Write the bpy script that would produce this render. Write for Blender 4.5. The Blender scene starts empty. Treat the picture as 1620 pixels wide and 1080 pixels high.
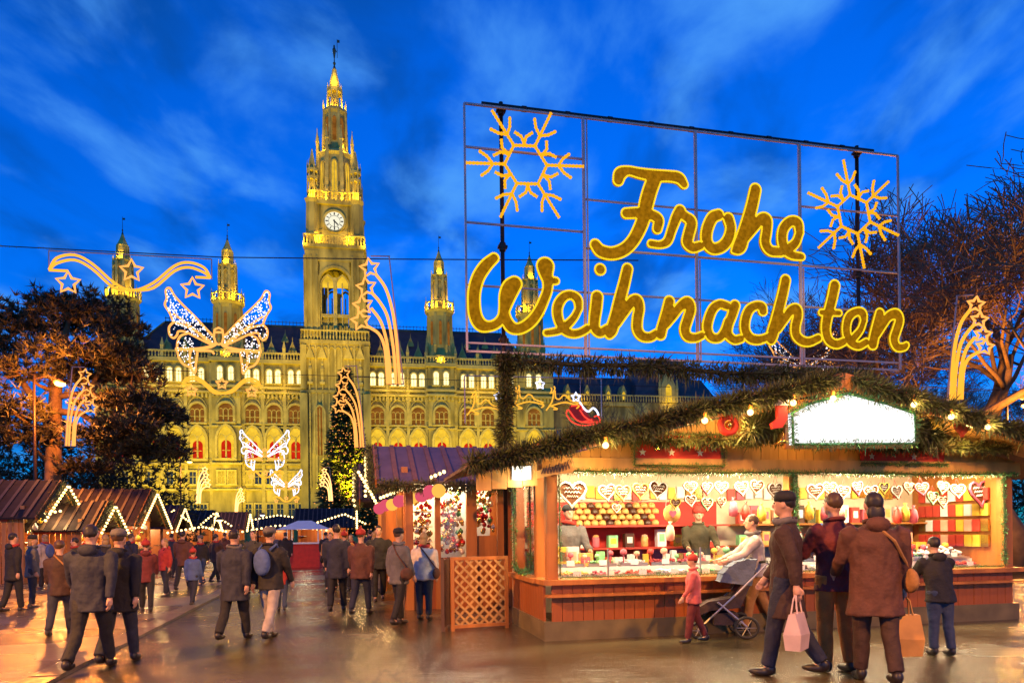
import bpy, bmesh, math, random
import numpy as np
from mathutils import Vector, Matrix

sc = bpy.context.scene
COL = sc.collection
RND = random.Random(11)
PI = math.pi

# ---------------------------------------------------------------- camera
F = 1100.0            # focal length in photograph pixels
ROLL = 0.012
CAMH = 1.5
cam_d = bpy.data.cameras.new('camera')
cam = bpy.data.objects.new('camera', cam_d)
COL.objects.link(cam)
cam_d.sensor_width = 36.0
cam_d.lens = 36.0 * F / 1620.0
cam_d.shift_y = 300.0 / 1620.0
cam_d.clip_end = 6000
cam.matrix_world = Matrix.Translation((0, 0, CAMH)) @ Matrix.Rotation(PI / 2, 4, 'X') @ Matrix.Rotation(-ROLL, 4, 'Z')
sc.camera = cam

# ---------------------------------------------------------------- dusk sky
SUN_EL, SUN_ROT = math.radians(4.0), math.radians(200.0)
world = bpy.data.worlds.new('World'); sc.world = world
world.use_nodes = True
wn = world.node_tree; wn.nodes.clear()
def WN(t, **k):
    n = wn.nodes.new(t)
    for a, b in k.items(): setattr(n, a, b)
    return n
wo = WN('ShaderNodeOutputWorld'); wb = WN('ShaderNodeBackground')
sky = WN('ShaderNodeTexSky', sky_type='NISHITA', sun_disc=False)
sky.sun_elevation = SUN_EL; sky.sun_rotation = SUN_ROT
sky.air_density = 1.0; sky.dust_density = 0.3; sky.ozone_density = 4.0
tint = WN('ShaderNodeMix', data_type='RGBA', blend_type='MULTIPLY')
tint.inputs[0].default_value = 1.0
tint.inputs[7].default_value = (0.02, 1.95, 5.2, 1)
tc = WN('ShaderNodeTexCoord'); sep = WN('ShaderNodeSeparateXYZ')
wn.links.new(tc.outputs['Generated'], sep.inputs[0])
zz = WN('ShaderNodeMath', operation='ADD'); zz.inputs[1].default_value = 0.12
wn.links.new(sep.outputs[2], zz.inputs[0])
zm = WN('ShaderNodeMath', operation='MAXIMUM'); zm.inputs[1].default_value = 0.05
wn.links.new(zz.outputs[0], zm.inputs[0])
dx_ = WN('ShaderNodeMath', operation='DIVIDE'); dy_ = WN('ShaderNodeMath', operation='DIVIDE')
wn.links.new(sep.outputs[0], dx_.inputs[0]); wn.links.new(zm.outputs[0], dx_.inputs[1])
wn.links.new(sep.outputs[1], dy_.inputs[0]); wn.links.new(zm.outputs[0], dy_.inputs[1])
cmb = WN('ShaderNodeCombineXYZ')
wn.links.new(dx_.outputs[0], cmb.inputs[0]); wn.links.new(dy_.outputs[0], cmb.inputs[1])
def cloud(rot, scl, noise_scale, lo, hi, detail=6, dist=0.6):
    mp = WN('ShaderNodeMapping'); mp.inputs['Rotation'].default_value = (0, 0, rot); mp.inputs['Scale'].default_value = scl
    nz = WN('ShaderNodeTexNoise'); nz.inputs['Scale'].default_value = noise_scale; nz.inputs['Detail'].default_value = detail
    nz.inputs['Distortion'].default_value = dist; nz.inputs['Roughness'].default_value = 0.52
    rp = WN('ShaderNodeValToRGB'); rp.color_ramp.elements[0].position = lo; rp.color_ramp.elements[1].position = hi
    rp.color_ramp.interpolation = 'EASE'
    wn.links.new(cmb.outputs[0], mp.inputs[0]); wn.links.new(mp.outputs[0], nz.inputs['Vector']); wn.links.new(nz.outputs[0], rp.inputs[0])
    return rp
c_dark = cloud(0.75, (0.85, 0.55, 1), 3.3, 0.45, 0.70)
c_lite = cloud(-0.5, (1.1, 0.75, 1), 2.9, 0.46, 0.72, 8, 0.25)
wn.links.new(sky.outputs[0], tint.inputs[6])
m1 = WN('ShaderNodeMix', data_type='RGBA', blend_type='MIX'); m1.inputs[7].default_value = (0.03, 0.62, 2.9, 1)
f1 = WN('ShaderNodeMath', operation='MULTIPLY'); f1.inputs[1].default_value = 0.66
wn.links.new(c_dark.outputs[0], f1.inputs[0]); wn.links.new(f1.outputs[0], m1.inputs[0]); wn.links.new(tint.outputs[2], m1.inputs[6])
m2 = WN('ShaderNodeMix', data_type='RGBA', blend_type='MIX'); m2.inputs[7].default_value = (0.8, 3.6, 9.8, 1)
f2 = WN('ShaderNodeMath', operation='MULTIPLY'); f2.inputs[1].default_value = 0.92
wn.links.new(c_lite.outputs[0], f2.inputs[0]); wn.links.new(f2.outputs[0], m2.inputs[0]); wn.links.new(m1.outputs[2], m2.inputs[6])
wn.links.new(m2.outputs[2], wb.inputs[0]); wb.inputs[1].default_value = 0.1
wn.links.new(wb.outputs[0], wo.inputs[0])

# ---------------------------------------------------------------- faint afterglow sun, exposure
sun_d = bpy.data.lights.new('sun', 'SUN'); sun_d.energy = 0.05; sun_d.angle = math.radians(12); sun_d.color = (1.0, 0.8, 0.75)
sun = bpy.data.objects.new('sun', sun_d); COL.objects.link(sun)
sun.rotation_euler = (math.radians(86), 0, math.radians(20))
vs = sc.view_settings
vs.view_transform = 'Standard'; vs.look = 'None'; vs.exposure = 0.0; vs.gamma = 1.0; vs.use_curve_mapping = False
sc.cycles.use_denoising = True
sc.cycles.max_bounces = 6; sc.cycles.diffuse_bounces = 3; sc.cycles.glossy_bounces = 3
sc.cycles.transparent_max_bounces = 12
sc.cycles.sample_clamp_indirect = 4.0
sc.cycles.caustics_reflective = False; sc.cycles.caustics_refractive = False

# ---------------------------------------------------------------- helpers
CR, SR = math.cos(ROLL), math.sin(ROLL)
def at(px, py, d):
    """world point seen at photograph pixel (px, py) at depth d"""
    dx, dy = px - 810.0, 840.0 - py
    return Vector(((dx * CR + dy * SR) / F * d, d, CAMH + (dy * CR - dx * SR) / F * d))
def ground_at(px, py):
    dx, dy = px - 810.0, 840.0 - py
    z = (dy * CR - dx * SR) / F
    return at(px, py, -CAMH / z)

class Frame:
    def __init__(s, x, y, ang):
        s.o = Vector((x, y, 0)); s.a = ang
        s.u = Vector((math.cos(ang), math.sin(ang), 0)); s.v = Vector((-math.sin(ang), math.cos(ang), 0))
    def w(s, u, v, z): return s.o + s.u * u + s.v * v + Vector((0, 0, z))
    def loc(s, p):
        d = Vector(p) - s.o; return Vector((d.dot(s.u), d.dot(s.v), p[2]))
    def hit(s, px, py, v):
        """(u, z) on the plane v = const seen at this pixel"""
        r = at(px, py, 1.0) - Vector((0, 0, CAMH)); c = Vector((0, 0, CAMH))
        t = (v + s.o.dot(s.v)) / r.dot(s.v)
        p = s.loc(c + r * t); return p.x, p.z

class MB:
    def __init__(s): s.v = []; s.f = []; s.m = []; s.cur = 0
    def add(s, vs_, fs):
        o = len(s.v); s.v += [tuple(p) for p in vs_]; s.f += [tuple(i + o for i in f) for f in fs]; s.m += [s.cur] * len(fs)
        return s
    def box(s, x0, x1, y0, y1, z0, z1):
        return s.add([(x0,y0,z0),(x1,y0,z0),(x1,y1,z0),(x0,y1,z0),(x0,y0,z1),(x1,y0,z1),(x1,y1,z1),(x0,y1,z1)],
              [(0,3,2,1),(4,5,6,7),(0,1,5,4),(1,2,6,5),(2,3,7,6),(3,0,4,7)])
    def bar(s, p, q, w, h, up=(0,0,1)):
        p = Vector(p); q = Vector(q); d = (q - p).normalized(); up = Vector(up)
        if abs(d.dot(up)) > .98: up = Vector((0,1,0)) if abs(d.y) < .9 else Vector((1,0,0))
        a = d.cross(up).normalized(); b = a.cross(d)
        a *= w / 2; b *= h / 2
        return s.add([p-a-b,p+a-b,p+a+b,p-a+b,q-a-b,q+a-b,q+a+b,q-a+b], [(0,1,2,3),(7,6,5,4),(0,4,5,1),(1,5,6,2),(2,6,7,3),(3,7,4,0)])
    def tube(s, pts, r, n=6, closed=False, cap=True):
        pts = [Vector(p) for p in pts]; k = len(pts)
        rs = r if isinstance(r, (list, tuple)) else [r] * k
        vs_ = []; ref = None
        for i, p in enumerate(pts):
            if closed: d = pts[(i+1) % k] - pts[i-1]
            else: d = pts[min(i+1, k-1)] - pts[max(i-1, 0)]
            if d.length < 1e-9: d = Vector((0,0,1))
            d.normalize()
            if ref is None:
                ref = Vector((0,0,1)) if abs(d.z) < .9 else Vector((1,0,0))
            a = d.cross(ref)
            if a.length < 1e-6: a = d.cross(Vector((0.3,1,0.2)))
            a.normalize(); b = a.cross(d).normalized(); ref = b
            for j in range(n):
                t = 2 * PI * j / n
                vs_.append(p + a * (math.cos(t) * rs[i]) + b * (math.sin(t) * rs[i]))
        fs = []
        for i in range(k if closed else k - 1):
            i2 = (i + 1) % k
            for j in range(n):
                j2 = (j + 1) % n
                fs.append((i*n+j, i*n+j2, i2*n+j2, i2*n+j))
        if cap and not closed and n > 2:
            fs.append(tuple(range(n-1, -1, -1))); fs.append(tuple((k-1)*n + j for j in range(n)))
        return s.add(vs_, fs)
    def lathe(s, prof, n=8, c=(0,0), ph=None, sx=1.0, sy=1.0, cap=True):
        ph = PI / n if ph is None else ph
        vs_ = []; fs = []
        for r, z in prof:
            for j in range(n):
                t = ph + 2 * PI * j / n
                vs_.append((c[0] + r * math.cos(t) * sx, c[1] + r * math.sin(t) * sy, z))
        for i in range(len(prof) - 1):
            for j in range(n):
                j2 = (j + 1) % n
                fs.append((i*n+j, i*n+j2, (i+1)*n+j2, (i+1)*n+j))
        if cap:
            fs.append(tuple(range(n-1, -1, -1))); fs.append(tuple((len(prof)-1)*n + j for j in range(n)))
        return s.add(vs_, fs)
    def prism(s, poly, y0, y1):
        """poly of (x, z), extruded along y"""
        n = len(poly)
        vs_ = [(x, y0, z) for x, z in poly] + [(x, y1, z) for x, z in poly]
        fs = [tuple(range(n)), tuple(range(2*n-1, n-1, -1))]
        for i in range(n):
            j = (i + 1) % n
            fs.append((j, i, n + i, n + j))
        return s.add(vs_, fs)
    def ring(s, outer, inner, y0, y1):
        """closed band between two outlines of equal length in xz, extruded in y"""
        n = len(outer)
        vs_ = [(x,y0,z) for x,z in outer] + [(x,y0,z) for x,z in inner] + [(x,y1,z) for x,z in outer] + [(x,y1,z) for x,z in inner]
        fs = []
        for i in range(n - 1):
            j = i + 1
            fs += [(i,j,n+j,n+i),(2*n+j,2*n+i,3*n+i,3*n+j),(j,i,2*n+i,2*n+j),(n+i,n+j,3*n+j,3*n+i)]
        return s.add(vs_, fs)
    def sphere(s, c, r, n=8, m=5, sz=1.0):
        prof = [(max(1e-4, r * math.sin(PI * i / m)), -r * sz * math.cos(PI * i / m)) for i in range(m + 1)]
        o = len(s.v); s.lathe(prof, n, (c[0], c[1]), cap=False)
        for i in range(o, len(s.v)):
            x, y, z = s.v[i]; s.v[i] = (x, y, z + c[2])
        return s
    def octa(s, c, r):
        x, y, z = c
        return s.add([(x+r,y,z),(x-r,y,z),(x,y+r,z),(x,y-r,z),(x,y,z+r),(x,y,z-r)],
                     [(0,2,4),(2,1,4),(1,3,4),(3,0,4),(2,0,5),(1,2,5),(3,1,5),(0,3,5)])
    def xf(s, M, start=0):
        for i in range(start, len(s.v)): s.v[i] = tuple(M @ Vector(s.v[i]))
        return s
    def mesh(s, name, mats, smooth=False):
        me = bpy.data.meshes.new(name); me.from_pydata(s.v, [], s.f)
        for m in (mats if isinstance(mats, (list, tuple)) else [mats]): me.materials.append(m)
        if isinstance(mats, (list, tuple)) and len(mats) > 1: me.polygons.foreach_set('material_index', s.m)
        if smooth: me.polygons.foreach_set('use_smooth', [True] * len(me.polygons))
        me.update(); return me
    def build(s, name, mats, parent=None, smooth=False, loc=None, rz=0):
        return put(name, s.mesh(name, mats, smooth), parent, loc, rz)

def put(name, me, parent=None, loc=None, rz=0, rot=None, scale=None):
    o = bpy.data.objects.new(name, me); COL.objects.link(o)
    if parent is not None: o.parent = parent
    if loc is not None: o.location = loc
    if rz: o.rotation_euler = (0, 0, rz)
    if rot is not None: o.rotation_euler = rot
    if scale is not None: o.scale = (scale,)*3 if isinstance(scale, (int, float)) else scale
    return o
def tag(o, label=None, cat=None, group=None, kind=None):
    if label: o['label'] = label
    if cat: o['category'] = cat
    if group: o['group'] = group
    if kind: o['kind'] = kind
    return o
def thing(name, label, cat, loc=(0,0,0), rz=0, group=None):
    o = bpy.data.objects.new(name, None); COL.objects.link(o); o.empty_display_size = .2
    o.location = loc; o.rotation_euler = (0, 0, rz)
    return tag(o, label, cat, group)
def lamp(name, parent, loc, power, color, radius=.1, kind='POINT', **k):
    d = bpy.data.lights.new(name, kind); d.energy = power; d.color = color
    if kind in ('POINT', 'SPOT'): d.shadow_soft_size = radius
    for a, b in k.items():
        if a != 'rot': setattr(d, a, b)
    o = bpy.data.objects.new(name, d); COL.objects.link(o); o.parent = parent; o.location = loc
    if 'rot' in k: o.rotation_euler = k['rot']
    return o

# ---------------------------------------------------------------- materials
def mat(name, col, rough=.6, metal=0., var=.18, scale=6., bump=0., bscale=None, stretch=(1,1,1), spec=.5, col2=None, coat=0., detail=4):
    m = bpy.data.materials.new(name); m.use_nodes = True; nt = m.node_tree; b = nt.nodes['Principled BSDF']
    t = nt.nodes.new('ShaderNodeTexCoord'); mp = nt.nodes.new('ShaderNodeMapping'); mp.inputs['Scale'].default_value = stretch
    nt.links.new(t.outputs['Object'], mp.inputs[0])
    nz = nt.nodes.new('ShaderNodeTexNoise'); nz.inputs['Scale'].default_value = scale; nz.inputs['Detail'].default_value = detail
    nt.links.new(mp.outputs[0], nz.inputs['Vector'])
    rp = nt.nodes.new('ShaderNodeValToRGB'); rp.color_ramp.elements[0].position = .3; rp.color_ramp.elements[1].position = .7
    a = [max(0, c * (1 - var)) for c in col]; c2 = [min(1, c * (1 + var)) for c in col] if col2 is None else col2
    rp.color_ramp.elements[0].color = (*a, 1); rp.color_ramp.elements[1].color = (*c2, 1)
    nt.links.new(nz.outputs[0], rp.inputs[0]); nt.links.new(rp.outputs[0], b.inputs['Base Color'])
    b.inputs['Roughness'].default_value = rough; b.inputs['Metallic'].default_value = metal
    b.inputs['Specular IOR Level'].default_value = spec; b.inputs['Coat Weight'].default_value = coat
    if bump:
        bz = nz
        if bscale:
            bz = nt.nodes.new('ShaderNodeTexNoise'); bz.inputs['Scale'].default_value = bscale; bz.inputs['Detail'].default_value = 5
            nt.links.new(mp.outputs[0], bz.inputs['Vector'])
        bp = nt.nodes.new('ShaderNodeBump'); bp.inputs['Strength'].default_value = bump; bp.inputs['Distance'].default_value = .05
        nt.links.new(bz.outputs[0], bp.inputs['Height']); nt.links.new(bp.outputs[0], b.inputs['Normal'])
    return m
def emat(name, col, strength, sample=False, var=0.0, scale=5.0):
    m = bpy.data.materials.new(name); m.use_nodes = True; nt = m.node_tree; nt.nodes.remove(nt.nodes['Principled BSDF'])
    e = nt.nodes.new('ShaderNodeEmission'); e.inputs[0].default_value = (*col, 1); e.inputs[1].default_value = strength
    if var:
        t = nt.nodes.new('ShaderNodeTexCoord'); nz = nt.nodes.new('ShaderNodeTexNoise'); nz.inputs['Scale'].default_value = scale
        mr = nt.nodes.new('ShaderNodeMapRange'); mr.inputs[1].default_value = .3; mr.inputs[2].default_value = .7
        mr.inputs[3].default_value = strength * (1 - var); mr.inputs[4].default_value = strength * (1 + var)
        nt.links.new(t.outputs['Object'], nz.inputs['Vector']); nt.links.new(nz.outputs[0], mr.inputs[0]); nt.links.new(mr.outputs[0], e.inputs[1])
    nt.links.new(e.outputs[0], nt.nodes['Material Output'].inputs[0])
    if not sample: m.cycles.emission_sampling = 'NONE'
    return m
_ORD = 'first second third fourth fifth sixth seventh eighth ninth tenth eleventh twelfth thirteenth fourteenth fifteenth sixteenth seventeenth eighteenth nineteenth twentieth'.split()
def nth(i): return _ORD[i]
def glassmat(name, tintc=(1,1,1)):
    m = bpy.data.materials.new(name); m.use_nodes = True; nt = m.node_tree; nt.nodes.remove(nt.nodes['Principled BSDF'])
    tr = nt.nodes.new('ShaderNodeBsdfTransparent'); tr.inputs[0].default_value = (*tintc, 1)
    gl = nt.nodes.new('ShaderNodeBsdfGlossy'); gl.inputs['Roughness'].default_value = .02
    lw = nt.nodes.new('ShaderNodeLayerWeight'); lw.inputs[0].default_value = .5
    pw = nt.nodes.new('ShaderNodeMath'); pw.operation = 'POWER'; pw.inputs[1].default_value = 4.0; nt.links.new(lw.outputs['Facing'], pw.inputs[0])
    fr = nt.nodes.new('ShaderNodeMath'); fr.operation = 'MULTIPLY_ADD'; fr.inputs[1].default_value = .5; fr.inputs[2].default_value = .035; nt.links.new(pw.outputs[0], fr.inputs[0])
    mx = nt.nodes.new('ShaderNodeMixShader')
    nt.links.new(fr.outputs[0], mx.inputs[0]); nt.links.new(tr.outputs[0], mx.inputs[1]); nt.links.new(gl.outputs[0], mx.inputs[2])
    nt.links.new(mx.outputs[0], nt.nodes['Material Output'].inputs[0]); return m

M = {}
M['stone'] = mat('sandstone', (.36,.28,.075), .85, var=.62, scale=.4, bump=.5, bscale=1.8, stretch=(1,1,.35), detail=8)
M['stone2'] = mat('sandstone_trim', (.46,.36,.10), .8, var=.25, scale=.8)
M['slate'] = mat('slate_roof', (.055,.035,.04), .6, var=.3, scale=.6, bump=.3, bscale=3)
M['copper'] = mat('dark_copper', (.03,.05,.04), .5, .5)
M['wood'] = mat('varnished_wood', (.42,.15,.03), .42, var=.35, scale=5, stretch=(1,1,.12), bump=.15, bscale=9)
M['wood_red'] = mat('red_brown_board', (.36,.10,.02), .4, var=.3, scale=5, stretch=(1,1,.12), bump=.15, bscale=9)
M['wood_pale'] = mat('pale_pine_board', (.50,.27,.08), .5, var=.25, scale=5, stretch=(1,1,.15), bump=.15, bscale=9)
M['wood_dark'] = mat('dark_timber', (.09,.04,.018), .6, var=.3, scale=4, stretch=(1,1,.2), bump=.2, bscale=8)
M['plinth'] = mat('weathered_plinth_board', (.16,.12,.05), .45, var=.3, scale=3, bump=.15)
M['fir'] = mat('fir_needles', (.07,.085,.02), .6, var=.5, scale=3)
M['fir_dark'] = mat('dark_fir_needles', (.055,.045,.015), .7, var=.5, scale=1.2)
M['pine'] = mat('pine_needles', (.045,.04,.014), .6, var=.5, scale=.8)
M['tinsel'] = mat('green_tinsel', (.05,.26,.08), .25, .3, var=.6, scale=22)
M['bark'] = mat('bark', (.16,.10,.05), .85, var=.35, scale=3, bump=.5)
M['twig'] = mat('bare_twigs', (.12,.07,.04), .85, var=.3, scale=2)
M['metal_dark'] = mat('dark_steel', (.035,.02,.016), .5, .6)
M['frame_pink'] = mat('painted_aluminium', (.50,.38,.36), .45, .3, var=.1)
M['roof_purple'] = mat('sheet_roof', (.13,.085,.12), .55, .0, var=.2, scale=3)
M['roof_dark'] = mat('dark_sheet_roof', (.028,.02,.024), .8, 0., var=.3, scale=3, spec=.15)
M['roof_rib_dark'] = mat('dark_roof_batten', (.07,.04,.03), .6, var=.25)
M['roof_rib'] = mat('roof_batten', (.20,.09,.05), .5, var=.2)
M['white'] = mat('white_paint', (.75,.72,.68), .5, var=.06)
M['red'] = mat('red_cloth', (.55,.03,.02), .7, var=.15)
M['cream'] = mat('cream_boards', (.62,.50,.34), .6, var=.12)
M['redpaint'] = mat('red_paint', (.50,.05,.03), .5, var=.12)
M['pink'] = mat('pink_cloth', (.6,.12,.16), .7, var=.15)
M['yellow'] = mat('yellow_paint', (.75,.5,.05), .5, var=.1)
M['gold'] = mat('gold_bauble', (.75,.48,.12), .18, .9, var=.1)
M['cookie'] = mat('gingerbread', (.13,.045,.012), .7, var=.25, scale=14, bump=.2)
M['icing'] = mat('white_icing', (.70,.62,.54), .5, var=.06)
M['choc'] = mat('chocolate', (.07,.03,.015), .35, var=.2)
M['bun'] = mat('baked_bun', (.62,.36,.10), .5, var=.3, scale=16)
M['card'] = mat('white_card', (.8,.8,.8), .6, var=.04)
M['steel'] = mat('brushed_steel', (.5,.48,.45), .3, .8, var=.1)
M['cable'] = mat('black_cable', (.012,.01,.012), .6, var=.1)
M['skin'] = mat('skin', (.55,.30,.20), .5, var=.08)
M['glass'] = glassmat('clear_glass')
M['letterfill'] = emat('amber_letter_net', (.62,.26,.006), .52, var=.28, scale=16)
M['bulb_y'] = emat('yellow_led', (1.0,.66,.015), 1.2)
M['bulb_o'] = emat('amber_led', (1.0,.43,.008), 1.15)
M['rope'] = emat('warm_rope_light', (1.0,.37,.075), 1.6)
M['rope_y'] = emat('gold_rope_light', (1.0,.42,.035), 1.4)
M['rope_far'] = emat('bright_rope_light', (1.0,.45,.14), 3.2)
M['rope_r'] = emat('red_rope_light', (1.0,.06,.035), 1.5)
M['led_w'] = emat('white_led', (1.0,.9,.92), 2.4)
M['led_b'] = emat('cool_white_led', (.72,.76,1.0), 2.2)
M['bulb_w'] = emat('warm_bulb', (1.0,.66,.24), 5.0)
M['sodium'] = emat('sodium_lens', (1.0,.50,.10), 14.0)
M['panel_w'] = emat('backlit_panel', (1.0,.98,.96), 1.6, sample=True)
M['pane_lit'] = emat('lit_window', (1.0,.80,.34), 2.1, var=.35, scale=.5)
M['pane_gold'] = emat('gold_window', (1.0,.60,.04), .9, var=.3, scale=.6)
M['pane_red'] = emat('red_window', (.85,.03,.008), .75, var=.3, scale=.6)
M['pane_brown'] = emat('dim_window', (.55,.20,.03), .42, var=.4, scale=.8)
M['pane_dark'] = mat('dark_window', (.02,.02,.03), .15)
M['tube_w'] = emat('fluorescent_tube', (1.0,.88,.66), 4.0)

# ================================================================ ground
def ground_mat(name, col, col2, r0, r1, bscale, bstr, stretch, dist=.05):
    m = bpy.data.materials.new(name); m.use_nodes = True; nt = m.node_tree; b = nt.nodes['Principled BSDF']
    t = nt.nodes.new('ShaderNodeTexCoord')
    def noise(sc_, st=(1,1,1), det=5):
        mp = nt.nodes.new('ShaderNodeMapping'); mp.inputs['Scale'].default_value = st
        n = nt.nodes.new('ShaderNodeTexNoise'); n.inputs['Scale'].default_value = sc_; n.inputs['Detail'].default_value = det
        nt.links.new(t.outputs['Object'], mp.inputs[0]); nt.links.new(mp.outputs[0], n.inputs['Vector']); return n
    big = noise(.55); fine = noise(75, det=3); rip = noise(bscale, stretch, 4)
    rp = nt.nodes.new('ShaderNodeValToRGB'); rp.color_ramp.elements[0].position = .35; rp.color_ramp.elements[1].position = .68
    rp.color_ramp.elements[0].color = (*col, 1); rp.color_ramp.elements[1].color = (*col2, 1)
    mixn = nt.nodes.new('ShaderNodeMath'); mixn.operation = 'MULTIPLY_ADD'; mixn.inputs[1].default_value = .5
    nt.links.new(fine.outputs[0], mixn.inputs[0]); 
    sub = nt.nodes.new('ShaderNodeMath'); sub.operation = 'MULTIPLY'; sub.inputs[1].default_value = .52
    nt.links.new(big.outputs[0], sub.inputs[0]); nt.links.new(sub.outputs[0], mixn.inputs[2])
    nt.links.new(mixn.outputs[0], rp.inputs[0]); nt.links.new(rp.outputs[0], b.inputs['Base Color'])
    mr = nt.nodes.new('ShaderNodeMapRange'); mr.inputs[1].default_value = .38; mr.inputs[2].default_value = .62
    mr.inputs[3].default_value = r0; mr.inputs[4].default_value = r1
    nt.links.new(big.outputs[0], mr.inputs[0]); nt.links.new(mr.outputs[0], b.inputs['Roughness'])
    bp = nt.nodes.new('ShaderNodeBump'); bp.inputs['Strength'].default_value = bstr; bp.inputs['Distance'].default_value = dist
    nt.links.new(rip.outputs[0], bp.inputs['Height'])
    bp2 = nt.nodes.new('ShaderNodeBump'); bp2.inputs['Strength'].default_value = .85; bp2.inputs['Distance'].default_value = .006
    nt.links.new(fine.outputs[0], bp2.inputs['Height']); nt.links.new(bp.outputs[0], bp2.inputs['Normal'])
    nt.links.new(bp2.outputs[0], b.inputs['Normal'])
    b.inputs['Specular IOR Level'].default_value = .8
    return m
M['asphalt'] = ground_mat('wet_asphalt', (.030,.024,.012), (.13,.10,.048), .05, .28, 4.6, .42, (.35,2.2,1), .028)
M['walk'] = ground_mat('damp_paving', (.11,.075,.04), (.24,.165,.09), .16, .40, 6.0, .35, (.6,1.3,1), .02)
g = MB(); g.add([(-3000,-60,0),(3000,-60,0),(3000,4000,0),(-3000,4000,0)], [(0,1,2,3)])
tag(g.build('ground', M['asphalt']), kind='structure')

K0, K1 = ground_at(70, 1075), ground_at(355, 935)
kd = (K1 - K0).normalized(); kn = Vector((kd.y, -kd.x, 0))
K0 = K0 - kd * 8; klen = 60
wk = MB()
a0, a1 = K0 - kn * .16, K0 + kd * klen - kn * .16
wk.add([a0 + Vector((0,0,.03)), a1 + Vector((0,0,.03)), a1 - kn * 60 + Vector((0,0,.03)), a0 - kn * 60 + Vector((0,0,.03)),
        a0 - Vector((0,0,.05)), a1 - Vector((0,0,.05))], [(0,1,2,3),(4,5,1,0)])
tag(wk.build('pavement', M['walk']), kind='structure')
M['kerbstone'] = mat('granite_kerb', (.17,.13,.09), .3, var=.3, scale=9, bump=.2)
kerb = bpy.data.objects.new('kerb', None); COL.objects.link(kerb); tag(kerb, kind='structure')
kerb.location = K0; kerb.rotation_euler = (0, 0, math.atan2(kd.y, kd.x))
ks = MB(); ks.box(.008, .992, -.15, .15, -.05, .045); ksm = ks.mesh('kerb_stone', M['kerbstone'])
for i in range(34):
    put('kerb_stone', ksm, kerb, (i, RND.uniform(-.006,.006), RND.uniform(-.008,.004)))

# ================================================================ town hall
TH = Frame(-36.2, 145.0, math.atan2(.167, .986))
hall = thing('town_hall', 'floodlit neo-gothic town hall with tall clock tower and slim corner turrets', 'town hall', TH.o, TH.a)
WX = 45.6
w = MB(); w.box(-WX, WX, 0, 20, 0, 37.0)
w.box(-24.4, -18.9, -1.3, .1, 0, 37.1); w.box(18.9, 24.4, -1.3, .1, 0, 37.1)
w.box(-WX-.4, -37.9, -1.3, .1, 0, 37.1); w.box(37.9, WX+.4, -1.3, .1, 0, 37.1)
w.build('wall', M['stone'], hall)
def arch(wd, hs, pointed=False, grow=0., n=7, x0=0., z0=0.):
    h = wd / 2; pts = [(-h - grow, 0)]
    if pointed:
        R = wd
        for i in range(n + 1):
            t = PI - (PI / 3) * i / n
            pts.append((h + (R + grow) * math.cos(t), hs + (R + grow) * math.sin(t)))
        top = pts[-1][1]; pts[-1] = (0, top)
        pts += [(-x, z) for x, z in pts[1:-1][::-1]]
    else:
        for i in range(2 * n + 1):
            t = PI - PI * i / (2 * n)
            pts.append(((h + grow) * math.cos(t), hs + (h + grow) * math.sin(t)))
    pts.append((h + grow, 0))
    return [(x + x0, z + z0) for x, z in pts]
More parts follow.
